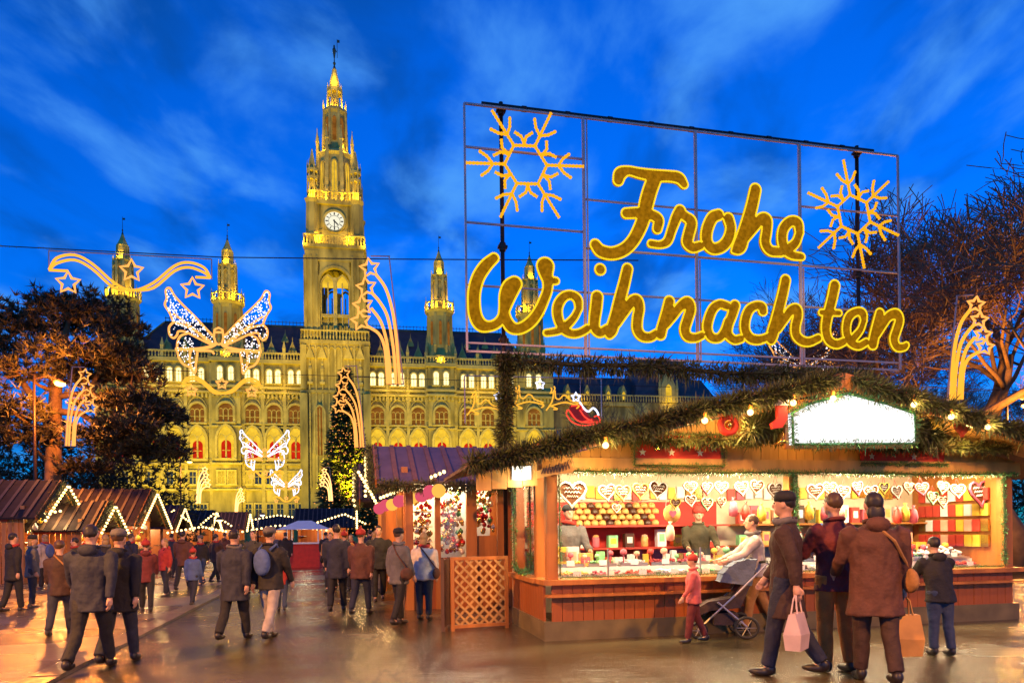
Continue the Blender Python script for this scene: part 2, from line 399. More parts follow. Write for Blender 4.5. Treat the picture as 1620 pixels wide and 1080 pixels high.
def win_meshes(kind):
    out = {}
    if kind == 'loggia':
        s = MB(); s.ring(arch(1.05, 2.3, False, .24), arch(1.05, 2.3), -.45, .02); s.box(-.85,.85,-.55,.02,-.3,-.02)
        p = MB(); p.prism(arch(1.05, 2.3), -.08, .0)
        t = MB(); t.box(-.05,.05,-.16,-.085,0,2.3); t.box(-.5,.5,-.16,-.085,1.5,1.6)
        out = dict(sur=s.mesh('window', M['stone2']), pane=p.mesh('pane', M['pane_lit']), tr=t.mesh('mullion', M['stone2']))
    elif kind == 'upper':
        s = MB(); s.ring(arch(2.8, 2.4, False, .42), arch(2.8, 2.4), -.5, .02); s.ring(arch(3.6, 2.3, True, .16), arch(3.6, 2.3, True), -.3, .02)
        s.box(-1.9,1.9,-.6,.02,-.35,-.02)
        p = MB(); p.prism(arch(2.8, 2.4), -.08, 0)
        q = MB()
        for x in (-.47, .47): q.box(x-.09,x+.09,-.3,-.085,0,2.5)
        q.ring(arch(.75, 2.3, False, .1, x0=-.95, n=4), arch(.75, 2.3, x0=-.95, n=4), -.27, -.085); q.ring(arch(.75, 2.3, False, .1, n=4), arch(.75, 2.3, n=4), -.26, -.085)
        q.ring(arch(.75, 2.3, False, .1, x0=.95, n=4), arch(.75, 2.3, x0=.95, n=4), -.27, -.085)
        q.box(-1.4,1.4,-.24,-.085,1.15,1.27)
        out = dict(sur=s.mesh('window', M['stone2']), pane=p.mesh('pane', M['pane_brown']), tr=q.mesh('tracery', M['stone2']))
    elif kind == 'lower':
        s = MB(); s.ring(arch(3.2, 3.8, True, .45, n=6), arch(3.2, 3.8, True, n=6), -.6, .02); s.box(-2.1,2.1,-.75,.02,-.5,-.02)
        p = MB(); p.prism(arch(3.2, 3.8, True, n=6), -.08, 0)
        r = MB(); r.prism(arch(1.9, 2.7, False, x0=.0), -.16, -.085)
        q = MB(); q.box(-.11,.11,-.42,-.17,0,4.6)
        q.ring(arch(1.35, 3.7, True, .14, n=4, x0=-.83), arch(1.35, 3.7, True, n=4, x0=-.83), -.38, -.17); q.ring(arch(1.35, 3.7, True, .14, n=4, x0=.83), arch(1.35, 3.7, True, n=4, x0=.83), -.38, -.17)
        q.box(-.75,.75,-.3,-.17,1.5,1.62)
        out = dict(sur=s.mesh('window', M['stone2']), pane=p.mesh('pane', M['pane_gold']), red=r.mesh('curtain', M['pane_red']), tr=q.mesh('tracery', M['stone2']))
    else:
        s = MB(); s.box(-.95,-.62,-.3,.02,-.2,2.7); s.box(.62,.95,-.3,.02,-.2,2.7); s.box(-.95,.95,-.35,.02,2.45,2.8); s.box(-1.05,1.05,-.4,.02,-.4,-.02)
        p = MB(); p.box(-.62,.62,-.08,0,0,2.45)
        t = MB(); t.box(-.06,.06,-.15,-.085,0,2.45); t.box(-.62,.62,-.15,-.085,1.4,1.52)
        lit = kind == 'rect_lit'
        out = dict(sur=s.mesh('window', M['stone2']), pane=p.mesh('pane', M['pane_gold'] if lit else M['pane_dark']), tr=t.mesh('mullion', M['stone2']))
    return out
WM = {k: win_meshes(k) for k in ('loggia','upper','lower','rect_lit','rect_dark')}
def put_win(kind, x, z, y=0., parent=hall):
    d = WM[kind]; o = put('window', d['sur'], parent, (x, y, z)); put('pane', d['pane'], o); 
    if 'red' in d: put('curtain', d['red'], o, (RND.choice((-.75,0,0,.75)) * .0, 0, 0))
    put('tracery' if kind in ('upper','lower') else 'mullion', d['tr'], o)
    return o
BAYS = [8.3, 12.55, 16.8, 27.4, 31.7, 36.0]
rr = random.Random(4)
for sg in (-1, 1):
    for b_ in BAYS:
        x = sg * b_
        for dx in (-.85, .85): put_win('loggia', x + dx, 32.4)
        put_win('upper', x, 24.2); put_win('lower', x, 16.9)
        for dx in (-1.0, 1.0):
            put_win('rect_lit' if rr.random() < .38 else 'rect_dark', x + dx, 11.8)
            put_win('rect_dark', x + dx, 5.2)
    for b_ in (21.65, 41.6):
        x = sg * b_
        for dx in (-1.05, 1.05): put_win('loggia', x + dx, 32.6, -1.3)
        put_win('upper', x, 24.2, -1.3); put_win('lower', x, 16.9, -1.3)
        for dx in (-1.0, 1.0): put_win('rect_lit' if rr.random() < .3 else 'rect_dark', x + dx, 11.8, -1.3)
# string courses, buttress strips, dentils, cornice, balustrade
def courses(name, mtl, rows, x0, x1, skip=6.9):
    for z0, z1, d in rows:
        for sg in (-1, 1):
            m_ = MB(); xs = [(skip, 18.85, 0.), (18.5, 24.8, -1.3), (24.85, 37.85, 0.), (37.5, WX + .8, -1.3)]
            for xa, xb, y in xs:
                a, b_ = sorted((sg * xa, sg * xb)); m_.box(a, b_, y - d, y + .04, z0, z1)
            m_.build(name, mtl, hall)
courses('string_course', M['stone2'], [(36.4,37.2,.7),(31.2,31.7,.45),(30.2,30.6,.6),(23.2,23.5,.3),(15.6,16.0,.55),(10.4,10.8,.4)], 0, 0)
for sg in (-1, 1):
    m_ = MB()
    x = 7.2
    while x < 45.8:
        y = -1.3 if (18.9 < x < 24.4 or x > 37.9) else 0
        m_.box(sg*x - .2, sg*x + .2, y - .4, y + .02, 29.3, 30.15); x += .8
    tag(m_.build('dentil_course', M['stone2'], hall), kind='stuff')
    for xb in (6.3, 10.4, 14.7, 18.6, 24.8, 29.55, 33.85, 37.6):
        m_ = MB(); m_.box(sg*xb - .32, sg*xb + .32, -.42, .02, 0, 31.1); m_.box(sg*xb - .24, sg*xb + .24, -.36, .02, 31.75, 36.35)
        m_.lathe([(.42,37.2),(.42,39.4),(.5,39.5),(.05,41.2)], 4, (sg*xb, -.3))
        m_.build('buttress', M['stone2'], hall)
    # balustrade: rail on many little balusters
    m_ = MB(); x = 6.8
    spans = [(6.9, 18.85, -.5), (18.5, 24.8, -1.7), (24.85, 37.85, -.5), (37.5, 46.2, -1.7)]
    for xa, xb, y in spans:
        a, b_ = sorted((sg*xa, sg*xb)); m_.box(a, b_, y-.16, y+.16, 38.35, 38.65)
        xx = xa + .3
        while xx < xb - .2:
            m_.lathe([(.14,37.2),(.2,37.6),(.1,38.0),(.15,38.36)], 5, (sg*xx, y)); xx += .62
    tag(m_.build('balustrade', M['stone2'], hall), kind='stuff')
# main roof, cresting, dormers
r_ = MB()
zE, zR, yE, yR = 37.0, 47.0, .6, 10.0
r_.add([(-42,yE,zE),(42,yE,zE),(42,2*yR-yE,zE),(-42,2*yR-yE,zE),(-36.5,yR,zR),(36.5,yR,zR)], [(0,1,5,4),(1,2,5),(2,3,4,5),(3,0,4)])
roof = r_.build('roof', M['slate'], hall)
cr = MB(); x = -36.2
cr.box(-36.4, 36.4, yR-.08, yR+.08, zR-.1, zR+.35)
while x < 36.3:
    cr.bar((x,yR,zR+.3),(x,yR,zR+1.3),.09,.09); x += .75
cr.box(-36.4,36.4,yR-.04,yR+.04,zR+.95,zR+1.05)
tag(cr.build('ridge_cresting', M['copper'], roof), kind='stuff')
for sg in (-1, 1):
    h = MB(); h.tube([(sg*42.05,yE-.1,zE+.1),(sg*36.5,yR,zR+.1)], .18, 5); h.build('hip_ridge', M['stone2'], roof)
dm = MB(); dm.prism([(-.95,0),(.95,0),(.95,.35),(0,2.5),(-.95,.35)], -1.0, 2.2); dm.tube([(0,-.9,2.4),(0,-.9,4.0)], [.16,.03], 5)
dm.ring([(-1.15,.2),(0,2.95),(1.15,.2)],[(-.75,.2),(0,2.3),(.75,.2)],-1.2,-.98)
dmm = dm.mesh('dormer', M['stone2'])
for sg in (-1, 1):
    for x in (9.0, 13.2, 17.0, 26.5, 30.0, 33.5): put('dormer', dmm, roof, (sg*x, 2.6, 38.6))
    for x in (11.0, 15.5, 28.0, 32.0): put('dormer', dmm, roof, (sg*x, 6.2, 42.4), scale=.7)

def pinnacle(m_, x, y, z, wd, h):
    m_.lathe([(wd*.7,z),(wd*.7,z+h*.42),(wd*.95,z+h*.45),(wd*.8,z+h*.48),(wd*.1,z+h*.92),(wd*.28,z+h*.94),(.02,z+h)], 4, (x, y))
def oct_gallery(m_, x, y, z, r, h, n=8):
    """pierced parapet: ring of little posts with a rail on a moulded shelf"""
    m_.lathe([(r*.86,z-.7),(r*1.02,z-.1),(r*1.06,z)], n, (x, y))
    k = max(16, int(r * 7))
    for j in range(k):
        t = 2*PI*j/k; m_.lathe([(.13,z),(.13,z+h)], 4, (x + r*.98*math.cos(t), y + r*.98*math.sin(t)))
    m_.lathe([(r*.95,z+h),(r*1.05,z+h),(r*1.05,z+h+.25),(r*.95,z+h+.25),(r*.95,z+h)], n, (x, y), cap=False)

# ---- corner turrets
def turret_meshes():
    d = {}
    s = MB(); s.lathe([(3.1,37),(3.1,39.2),(2.75,40.2),(2.6,47.6),(2.9,48.4)], 8)
    for j in range(8):
        t = 2*PI*j/8 + PI/8
        s.bar((2.72*math.cos(t),2.72*math.sin(t),37),(2.62*math.cos(t),2.62*math.sin(t),48.0),.5,.5)
        pinnacle(s, 3.1*math.cos(t), 3.1*math.sin(t), 39, .42, 4.6)
    d['shaft'] = s.mesh('turret', M['stone'])
    n_ = MB()
    for j in range(8):
        t = 2*PI*j/8; st = len(n_.v); n_.prism(arch(.55, 4.6, True, n=3), -2.58, -2.44); n_.xf(Matrix.Translation((0,0,41.4)) @ Matrix.Identity(4), st); n_.xf(Matrix.Rotation(t, 4, 'Z'), st)
    d['slit'] = n_.mesh('niche', M['pane_brown'])
    g_ = MB(); oct_gallery(g_, 0, 0, 48.9, 3.15, 1.5)
    for j in range(8):
        t = 2*PI*j/8 + PI/8; pinnacle(g_, 3.15*math.cos(t), 3.15*math.sin(t), 48.9, .26, 2.8)
    d['gallery'] = g_.mesh('gallery', M['stone2'])
    l_ = MB(); l_.lathe([(1.35,48.9),(1.35,56.3),(1.75,56.6),(1.5,57.0)], 8)
    for j in range(8):
        t = 2*PI*j/8 + PI/8; l_.bar((1.75*math.cos(t),1.75*math.sin(t),48.9),(1.65*math.cos(t),1.65*math.sin(t),56.2),.42,.42); pinnacle(l_, 1.72*math.cos(t), 1.72*math.sin(t), 55.6, .24, 2.2)
    for j in range(8):
        t = 2*PI*j/8; st = len(l_.v); l_.ring(arch(.8,1.2,True,.12,n=3), arch(.8,1.2,True,n=3), -1.7,-1.5); l_.xf(Matrix.Rotation(t,4,'Z') @ Matrix.Translation((0,0,53.6)), st)
    d['lantern'] = l_.mesh('lantern', M['stone2'])
    u_ = MB(); u_.lathe([(.95,57.0),(.95,59.4),(1.15,59.7),(.9,60.1),(.55,60.9),(.2,62)], 8)
    for j in range(8):
        t = 2*PI*j/8 + PI/8; u_.bar((1.08*math.cos(t),1.08*math.sin(t),57),(1.05*math.cos(t),1.05*math.sin(t),59.6),.22,.22)
    d['cap'] = u_.mesh('upper_lantern', M['stone2'])
    f_ = MB(); f_.lathe([(.32,61.2),(.22,62),(.07,62.6),(.17,62.8),(.05,63.1),(.03,65.6)], 6); f_.box(-.02,.5,-.02,.02,64.9,65.3)
    d['finial'] = f_.mesh('finial', M['copper'])
    return d
TM = turret_meshes()
for x in (-41.6, -21.65, 21.65, 41.6):
    t = put('turret', TM['shaft'], hall, (x, 1.6, 0))
    for k, nm in (('slit','niche'),('gallery','gallery'),('lantern','lantern'),('cap','upper_lantern'),('finial','finial')): put(nm, TM[k], t)

# ---- great tower (front at y = -2)
TY = 4.2
tw = MB(); HW = 6.2
tw.box(-6.75, 6.75, TY-6.75, TY+6.75, 0, 41.0)
tw.box(-7.0, 7.0, TY-7.0, TY+7.0, 40.2, 41.0); tw.box(-7.0, 7.0, TY-7.0, TY+7.0, 30.2, 30.8)
# belfry stage as four corner piers + back wall so the great opening is really open
for sx in (-1, 1):
    for sy in (-1, 1):
        xa, xb = sorted((sx*3.25, sx*5.95)); ya, yb = sorted((TY + sy*3.25, TY + sy*5.95)); tw.box(xa, xb, ya, yb, 41.0, 59.6)
        for ox in (3.6, 4.7, 5.8):
            tw.bar((sx*ox, TY+sy*6.0, 41), (sx*ox, TY+sy*6.0, 58.5), .42, .42); tw.bar((sx*6.0, TY+sy*ox, 41), (sx*6.0, TY+sy*ox, 58.5), .42, .42)
tw.box(-5.9, 5.9, TY-5.9, TY+5.9, 57.6, 60.2); tw.box(-3.3,3.3,TY-5.6,TY+5.6,41.0,42.2)
for sy in (-1, 1):
    yy = TY + sy*5.3
    o_ = arch(6.0, 12.2, False, n=10); n_o = len(o_)
    st = len(tw.v); tw.ring([(-3.3,0)]+[(x if abs(x)<3.2 else math.copysign(3.3,x), 16.7) for x,z in o_[1:-1]]+[(3.3,0)], o_, yy-.5, yy+.4)
    tw.xf(Matrix.Translation((0,0,41.0)), st)
    st = len(tw.v); tw.ring(arch(6.0,12.2,False,.45,n=10), o_, yy+sy*.55-.12, yy+sy*.55+.12); tw.xf(Matrix.Translation((0,0,41.0)), st)
tw.box(-6.25, 6.25, TY-6.25, TY+6.25, 60.2, 60.9)
# clock stage
tw.box(-4.7, 4.7, TY-4.7, TY+4.7, 60.9, 70.4); tw.box(-5.3, 5.3, TY-5.3, TY+5.3, 69.6, 70.5)
for sx in (-1, 1):
    for sy in (-1, 1):
        tw.lathe([(1.5,60.9),(1.35,63),(1.25,69.7),(1.6,70.5)], 8, (sx*4.5, TY+sy*4.5))
        for oy in (0, 1):
            tw.bar((sx*2.9, TY+sy*4.75, 60.9), (sx*2.9, TY+sy*4.75, 69.5), .4, .4)
tower = tw.build('tower', M['stone'], hall)
for sy in (-1, 1):
    bt = MB(); yy = TY + sy*4.9
    for cx in (-1.45, 1.45):
        st = len(bt.v); bt.ring(arch(2.5, 11.0, True, .32, n=6, x0=cx), arch(2.5, 11.0, True, n=6, x0=cx), yy-.3, yy+.3); bt.xf(Matrix.Translation((0,0,41.6)), st)
        bt.box(cx-.12, cx+.12, yy-.2, yy+.2, 41.6, 53.4)
    bt.box(-2.9, 2.9, yy-.22, yy+.22, 46.2, 46.9)
    bt.box(-.38, .38, yy-.45, yy+.45, 41.6, 54.4)
    bt.build('belfry_tracery', M['stone2'], tower)
for cx in (-1.45, 1.45):
    t_ = MB(); t_.prism(arch(2.3, .9, True, n=5, x0=cx, z0=52.4), TY-4.8, TY-4.7); t_.build('pane', M['pane_gold'], tower)
    t_ = MB(); t_.box(cx-1.1, cx+1.1, TY-4.5, TY-4.4, 42.2, 46.4); t_.build('louvre', M['stone'], tower)
for z, hw, h in ((41.0, 6.7, 1.9), (60.9, 6.05, 1.8), (70.5, 5.15, 1.6)):
    for i_, (dx, dy) in enumerate(((0,-1),(0,1),(-1,0),(1,0))):
        m_ = MB(); k = int(hw * 2 / .62)
        for j in range(k + 1):
            p = -hw + 2*hw*j/k
            q = (dx*hw + (p if dx == 0 else 0), dy*hw + (p if dy == 0 else 0))
            m_.lathe([(.14,z),(.2,z+.4*h),(.1,z+.7*h),(.15,z+h)], 4, (q[0], TY+q[1]))
        e = (dx*hw - (hw if dx == 0 else 0), TY + dy*hw - (hw if dy == 0 else 0)); f = (dx*hw + (hw if dx == 0 else 0), TY + dy*hw + (hw if dy == 0 else 0))
        m_.bar((*e, z+h+.1), (*f, z+h+.1), .34, .24)
        tag(m_.build('tower_balustrade', M['stone2'], tower), kind='stuff')
# clock
cf = MB(); st = 0
cf.lathe([(1.95,-.1),(1.95,.1)], 40); cf.xf(Matrix.Translation((0,TY-4.86,66.2)) @ Matrix.Rotation(PI/2,4,'X'))
M['dial'] = emat('backlit_dial', (1.0,.95,.72), 1.0)
clock = cf.build('clock_face', M['dial'], tower)
cr_ = MB(); c40 = lambda r: [(r*math.cos(2*PI*i/40), r*math.sin(2*PI*i/40)+66.2) for i in range(41)]
cr_.ring(c40(2.35), c40(1.93), TY-5.15, TY-4.65); cr_.build('clock_surround', M['stone2'], tower)
ck = MB(); ck.ring(c40(1.2), c40(1.12), TY-5.0, TY-4.975)
for i in range(12):
    t = 2*PI*i/12; p = Vector((math.sin(t)*1.3, TY-4.985, 66.2+math.cos(t)*1.3)); q = Vector((math.sin(t)*1.8, TY-4.985, 66.2+math.cos(t)*1.8)); ck.bar(p, q, .17 if i % 3 else .25, .03, (0,1,0))
ck.build('clock_numerals', M['metal_dark'], tower)
for nm, ang, ln, wd in (('hour_hand', 2*PI*4.5/12, 1.05, .26), ('minute_hand', PI, 1.6, .17)):
    m_ = MB(); d_ = Vector((math.sin(ang),0,math.cos(ang))); c_ = Vector((0,TY-5.04 - (.04 if 'min' in nm else 0),66.2)); m_.bar(c_-d_*.3, c_+d_*ln, wd, .04, (0,1,0)); m_.build(nm, M['metal_dark'], tower)
# octagon stages
oc = MB()
oc.lathe([(4.1,70.5),(3.95,71.5),(3.55,81.0),(4.0,81.6),(3.6,82.2)], 8, (0,TY))
for j in range(8):
    t = 2*PI*j/8 + PI/8; oc.bar((4.25*math.cos(t),TY+4.25*math.sin(t),70.5),(3.75*math.cos(t),TY+3.75*math.sin(t),82),.75,.75)
    pinnacle(oc, 3.9*math.cos(t), TY+3.9*math.sin(t), 81.6, .55, 5.6)
oct1 = oc.build('octagon_stage', M['stone2'], tower)
for j in range(8):
    t = 2*PI*j/8
    m_ = MB(); m_.prism(arch(1.05, 6.6, True, n=4), -.06, .06); m_.xf(Matrix.Translation((0,TY,72.2)) @ Matrix.Rotation(t,4,'Z') @ Matrix.Translation((0,-3.72,0)) @ Matrix.Rotation(-.045,4,'X'))
    m_.build('lancet_window', M['pane_gold'], tower)
    m_ = MB(); m_.ring(arch(1.05, 6.6, True, .25, n=4), arch(1.05,6.6,True,n=4), -.3, .2); m_.box(-.06,.06,-.2,.1,0,7.3); m_.xf(Matrix.Translation((0,TY,72.2)) @ Matrix.Rotation(t,4,'Z') @ Matrix.Translation((0,-3.72,0)) @ Matrix.Rotation(-.045,4,'X'))
    m_.build('lancet_frame', M['stone2'], tower)
for sx in (-1, 1):
    for sy in (-1, 1):
        m_ = MB(); cx, cy = sx*4.4, TY + sy*4.4
        m_.lathe([(.55,70.5),(.5,76.6)], 6, (cx,cy))
        for j in range(6):
            t = 2*PI*j/6; m_.bar((cx+1.0*math.cos(t),cy+1.0*math.sin(t),70.5),(cx+.95*math.cos(t),cy+.95*math.sin(t),76.4),.26,.26)
            pinnacle(m_, cx+.95*math.cos(t), cy+.95*math.sin(t), 76.4, .28, 2.4)
        m_.lathe([(1.15,74.6),(1.2,75.2)], 6, (cx,cy)); m_.lathe([(1.2,76.3),(1.2,76.8),(.75,77.6),(.1,81.2)], 6, (cx,cy))
        m_.build('corner_pinnacle', M['stone2'], tower)
o2 = MB(); o2.lathe([(2.7,82.0),(2.45,83),(2.2,90.6),(2.6,91.2),(2.45,91.8)], 8, (0,TY))
for j in range(8):
    t = 2*PI*j/8 + PI/8; o2.bar((2.75*math.cos(t),TY+2.75*math.sin(t),82),(2.4*math.cos(t),TY+2.4*math.sin(t),91),.45,.45); pinnacle(o2, 2.5*math.cos(t), TY+2.5*math.sin(t), 91, .34, 2.6)
o2.build('upper_octagon', M['stone2'], tower)
for j in range(8):
    t = 2*PI*j/8; m_ = MB(); m_.prism(arch(.8, 4.6, True, n=4), -.06, .06); m_.xf(Matrix.Translation((0,TY,84.6)) @ Matrix.Rotation(t,4,'Z') @ Matrix.Translation((0,-2.3,0)) @ Matrix.Rotation(-.04,4,'X'))
    m_.build('lancet_window', M['pane_brown'], tower)
o3 = MB(); o3.lathe([(.75,91.6),(.75,97)], 8, (0,TY))
for j in range(8):
    t = 2*PI*j/8 + PI/8; o3.bar((1.62*math.cos(t),TY+1.62*math.sin(t),91.6),(1.5*math.cos(t),TY+1.5*math.sin(t),96.2),.3,.3); pinnacle(o3, 1.5*math.cos(t), TY+1.5*math.sin(t), 96, .22, 1.6)
o3.lathe([(1.7,95.6),(1.75,96.4),(1.2,96.9),(.95,98.4),(.55,100.2),(.5,100.8)], 8, (0,TY))
o3.build('spire', M['stone2'], tower)
st_ = MB(); st_.lathe([(.45,100.6),(.3,101.2),(.14,101.8),(.35,102.2),(.13,102.5),(.1,103.4)], 6, (0,TY))
# armoured standard bearer on the tip
st_.lathe([(.16,103.4),(.22,103.9),(.34,104.6),(.4,105.1),(.28,105.4),(.14,105.5),(.2,105.7),(.17,106.0),(.02,106.2)], 8, (0,TY))
st_.tube([(.35,TY,104.9),(.55,TY,104.6),(.62,TY,105.0)], .09, 5); st_.tube([(.62,TY,103.4),(.62,TY,107.4)], .05, 4); st_.box(.62,1.15,TY-.03,TY+.03,106.7,107.3)
st_.build('standard_bearer', M['copper'], tower)
# blind tracery and tall lancets on the lower tower front
yF = TY - 6.75
for i in range(11):
    x = -6.4 + i*1.28; m_ = MB(); m_.box(x-.14, x+.14, yF-.35, yF+.02, 10.8, 30.1); m_.box(x-.11, x+.11, yF-.3, yF+.02, 30.85, 40.1); m_.build('tower_rib', M['stone2'], tower)
for i in range(10):
    x = -5.76 + i*1.28; m_ = MB(); m_.ring(arch(.9,1.2,True,.14,n=3,x0=x,z0=37.6), arch(.9,1.2,True,n=3,x0=x,z0=37.6), yF-.28, yF+.02); m_.build('blind_arch', M['stone2'], tower)
for x in (-3.2, 0, 3.2):
    m_ = MB(); m_.prism(arch(1.7, 8.5, True, n=5, x0=x, z0=17.5), yF-.2, yF-.05); m_.build('pane', M['pane_brown'], tower)
    m_ = MB(); m_.ring(arch(1.7,8.5,True,.32,n=5,x0=x,z0=17.5), arch(1.7,8.5,True,n=5,x0=x,z0=17.5), yF-.55, yF+.02); m_.box(x-.08,x+.08,yF-.35,yF-.21,17.5,27); m_.build('tower_window', M['stone2'], tower)
for sx in (-1,1):
    m_ = MB(); m_.box(sx*6.3-.75, sx*6.3+.75, yF-.75, yF+.5, 0, 30.0); m_.box(sx*6.3-.6, sx*6.3+.6, yF-.5, yF+.4, 30.9, 39.9); m_.build('tower_buttress', M['stone'], tower)
# portal relief on the lower tower: gables and statues on brackets
for x in (-5.0, -2.6, 2.6, 5.0):
    m_ = MB(); y = TY-6.95
    m_.lathe([(.4,32.4),(.3,32.9),(.34,33.6),(.45,35.0),(.3,35.5),(.16,35.7),(.24,36.0),(.2,36.4),(.02,36.6)], 8, (x, y)); m_.box(x-.5,x+.5,y-.4,y+.4,31.9,32.4)
    m_.build('statue', M['stone2'], tower)
    m_ = MB(); m_.prism([(x-.9,37.2),(x+.9,37.2),(x,39.8)], TY-7.3, TY-6.75); pinnacle(m_, x, TY-7.0, 39.2, .2, 2.0); m_.build('canopy', M['stone2'], tower)

# ---- floodlighting of the building
YEL = (1.0, .72, .01); YEL2 = (1.0, .62, .03)
def up_spot(x, y, z, tx, ty, tz, power, size, col=YEL, blend=.8):
    d = (Vector((tx,ty,tz)) - Vector((x,y,z))).to_track_quat('-Z','Y').to_euler()
    lamp('floodlight', hall, (x,y,z), power, col, .5, 'SPOT', spot_size=math.radians(size), spot_blend=blend, rot=d)
for x in (-40, -31, -21, -12, 12, 21, 31, 40):
    up_spot(x, -19, 1.5, x*.99, 0, 27, 21000, 105)
for x in (-5, 5): up_spot(x, -44, 6, x*.4, -2, 62, 170000, 50, (1.0,.64,.01))
up_spot(0, -40, 8, 0, 2, 88, 150000, 20, (1.0,.62,.01))
for x in (-34, -29.5, -14.7, -10.4, 10.4, 14.7, 29.5, 34): lamp('roof_gallery_light', hall, (x, -2.6, 31.4), 260, YEL2, .3)
for sx in (-1, 1):
    lamp('gallery_light', hall, (sx*3.0, -1.9, 62.0), 1547, YEL2, .2)
    lamp('gallery_light', hall, (sx*6.4, -2.4, 61.2), 546, YEL2, .2)
    lamp('gallery_light', hall, (sx*1.9, TY-5.0, 71.2), 764, YEL2, .2)
    lamp('gallery_light', hall, (sx*4.4, TY-5.9, 71.3), 473, YEL2, .2)
    lamp('gallery_light', hall, (sx*5.9, TY-3.0, 71.3), 473, YEL2, .2)
    lamp('gallery_light', hall, (sx*1.8, TY-3.6, 82.5), 959, YEL2, .2)
    lamp('gallery_light', hall, (sx*3.6, TY-1.6, 82.5), 719, YEL2, .2)
    lamp('gallery_light', hall, (sx*1.0, TY-1.6, 92.2), 679, YEL2, .2)
lamp('gallery_light', hall, (0, TY-2.2, 98.0), 676, YEL2, .2)
lamp('gallery_light', hall, (0, -1.2, 41.8), 1300, YEL2, .2)
for x in (-41.6, -21.65, 21.65, 41.6):
    for dx in (-1.6, 1.6): lamp('gallery_light', hall, (x+dx, 1.6-2.2, 49.6), 858, YEL2, .15)
    lamp('gallery_light', hall, (x, 1.6-1.5, 57.3), 286, YEL2, .12); lamp('gallery_light', hall, (x, 1.6-3.4, 38.0), 676, YEL2, .15)

# ---- darker side wing to the right with steep pavilion roofs
WG = Frame(*at(870, 850, 172).xy, .17)
wing = thing('town_hall_wing', 'dim lower wing with dark steep roofs and gold dormers beside the floodlit facade', 'building', WG.o, WG.a)
m_ = MB(); m_.box(-14, 46, 0, 18, 0, 33.5); m_.build('wall', M['stone'], wing)
m_ = MB(); m_.box(-14, 46, -.6, .05, 32.6, 33.6); m_.build('cornice', M['stone2'], wing)
m_ = MB(); m_.add([(-14,.5,33.5),(46,.5,33.5),(46,17,33.5),(-14,17,33.5),(-14,8,41.5),(44,8,41.5)], [(0,1,5,4),(1,2,5),(2,3,4,5),(3,0,4)])
wroof = m_.build('roof', M['slate'], wing)
def pav(xa, xb, zt, dz=33.5):
    q = MB(); q.add([(xa,-.8,dz),(xb,-.8,dz),(xb,15,dz),(xa,15,dz),(xa+3.2,4,zt),(xb-3.2,4,zt),(xb-3.2,10,zt),(xa+3.2,10,zt)], [(0,1,5,4),(1,2,6,5),(2,3,7,6),(3,0,4,7),(4,5,6,7)])
    return q.build('pavilion_roof', M['slate'], wing)
pav(22, 40, 46); pav(8, 15, 44)
q = MB(); q.box(22,40,-.9,.2,0,33.45); q.build('pavilion_wall', M['stone'], wing)
m_ = MB(); xx = -13.5
m_.box(-14, 46, -1.25, -1.0, 35.0, 35.3)
while xx < 46: m_.lathe([(.14,33.6),(.2,34.2),(.1,34.6),(.15,35.0)], 4, (xx,-1.12)); xx += .7
tag(m_.build('balustrade', M['stone2'], wing), kind='stuff')
dg = MB(); dg.prism([(-.7,0),(.7,0),(.7,2.0),(0,3.8),(-.7,2.0)], -.6, 3); dgm = dg.mesh('dormer', M['stone2'])
dp = MB(); dp.prism(arch(.8,1.4,True,n=3), -.66,-.61); dpm = dp.mesh('pane', M['pane_gold'])
for x in (1, 5, 10, 15.5, 19.5):
    o = put('dormer', dgm, wing, (x, .6, 34.3)); put('pane', dpm, o)
pg = MB(); pg.prism([(-1.9,0),(1.9,0),(1.9,4.2),(0,8.8),(-1.9,4.2)], -1.1, 3); 
for sx in (-1, 1): pinnacle(pg, sx*2.3, -.9, 0, .5, 7.5)
pgo = pg.build('gabled_dormer', M['stone2'], wing, loc=(31, 0, 33.6))
pp = MB(); pp.prism(arch(1.5,3.4,True,n=5), -1.2,-1.12); pp.build('pane', M['pane_gold'], pgo)
for x in (2.5, 4.6, 8.5, 10.6, 14.5, 16.6):
    for z in (24.0, 12.0): put_win('rect_dark', x, z, 0, wing)
for x in (8, 31): lamp('wing_light', wing, (x, -3.0, 33.0), 420, YEL2, .2)
_d = Vector((0,22,14)).to_track_quat('-Z','Y').to_euler()
lamp('floodlight', wing, (14, -22, 2), 14000, (1.0,.6,.2), .5, 'SPOT', spot_size=math.radians(110), spot_blend=.8, rot=_d)

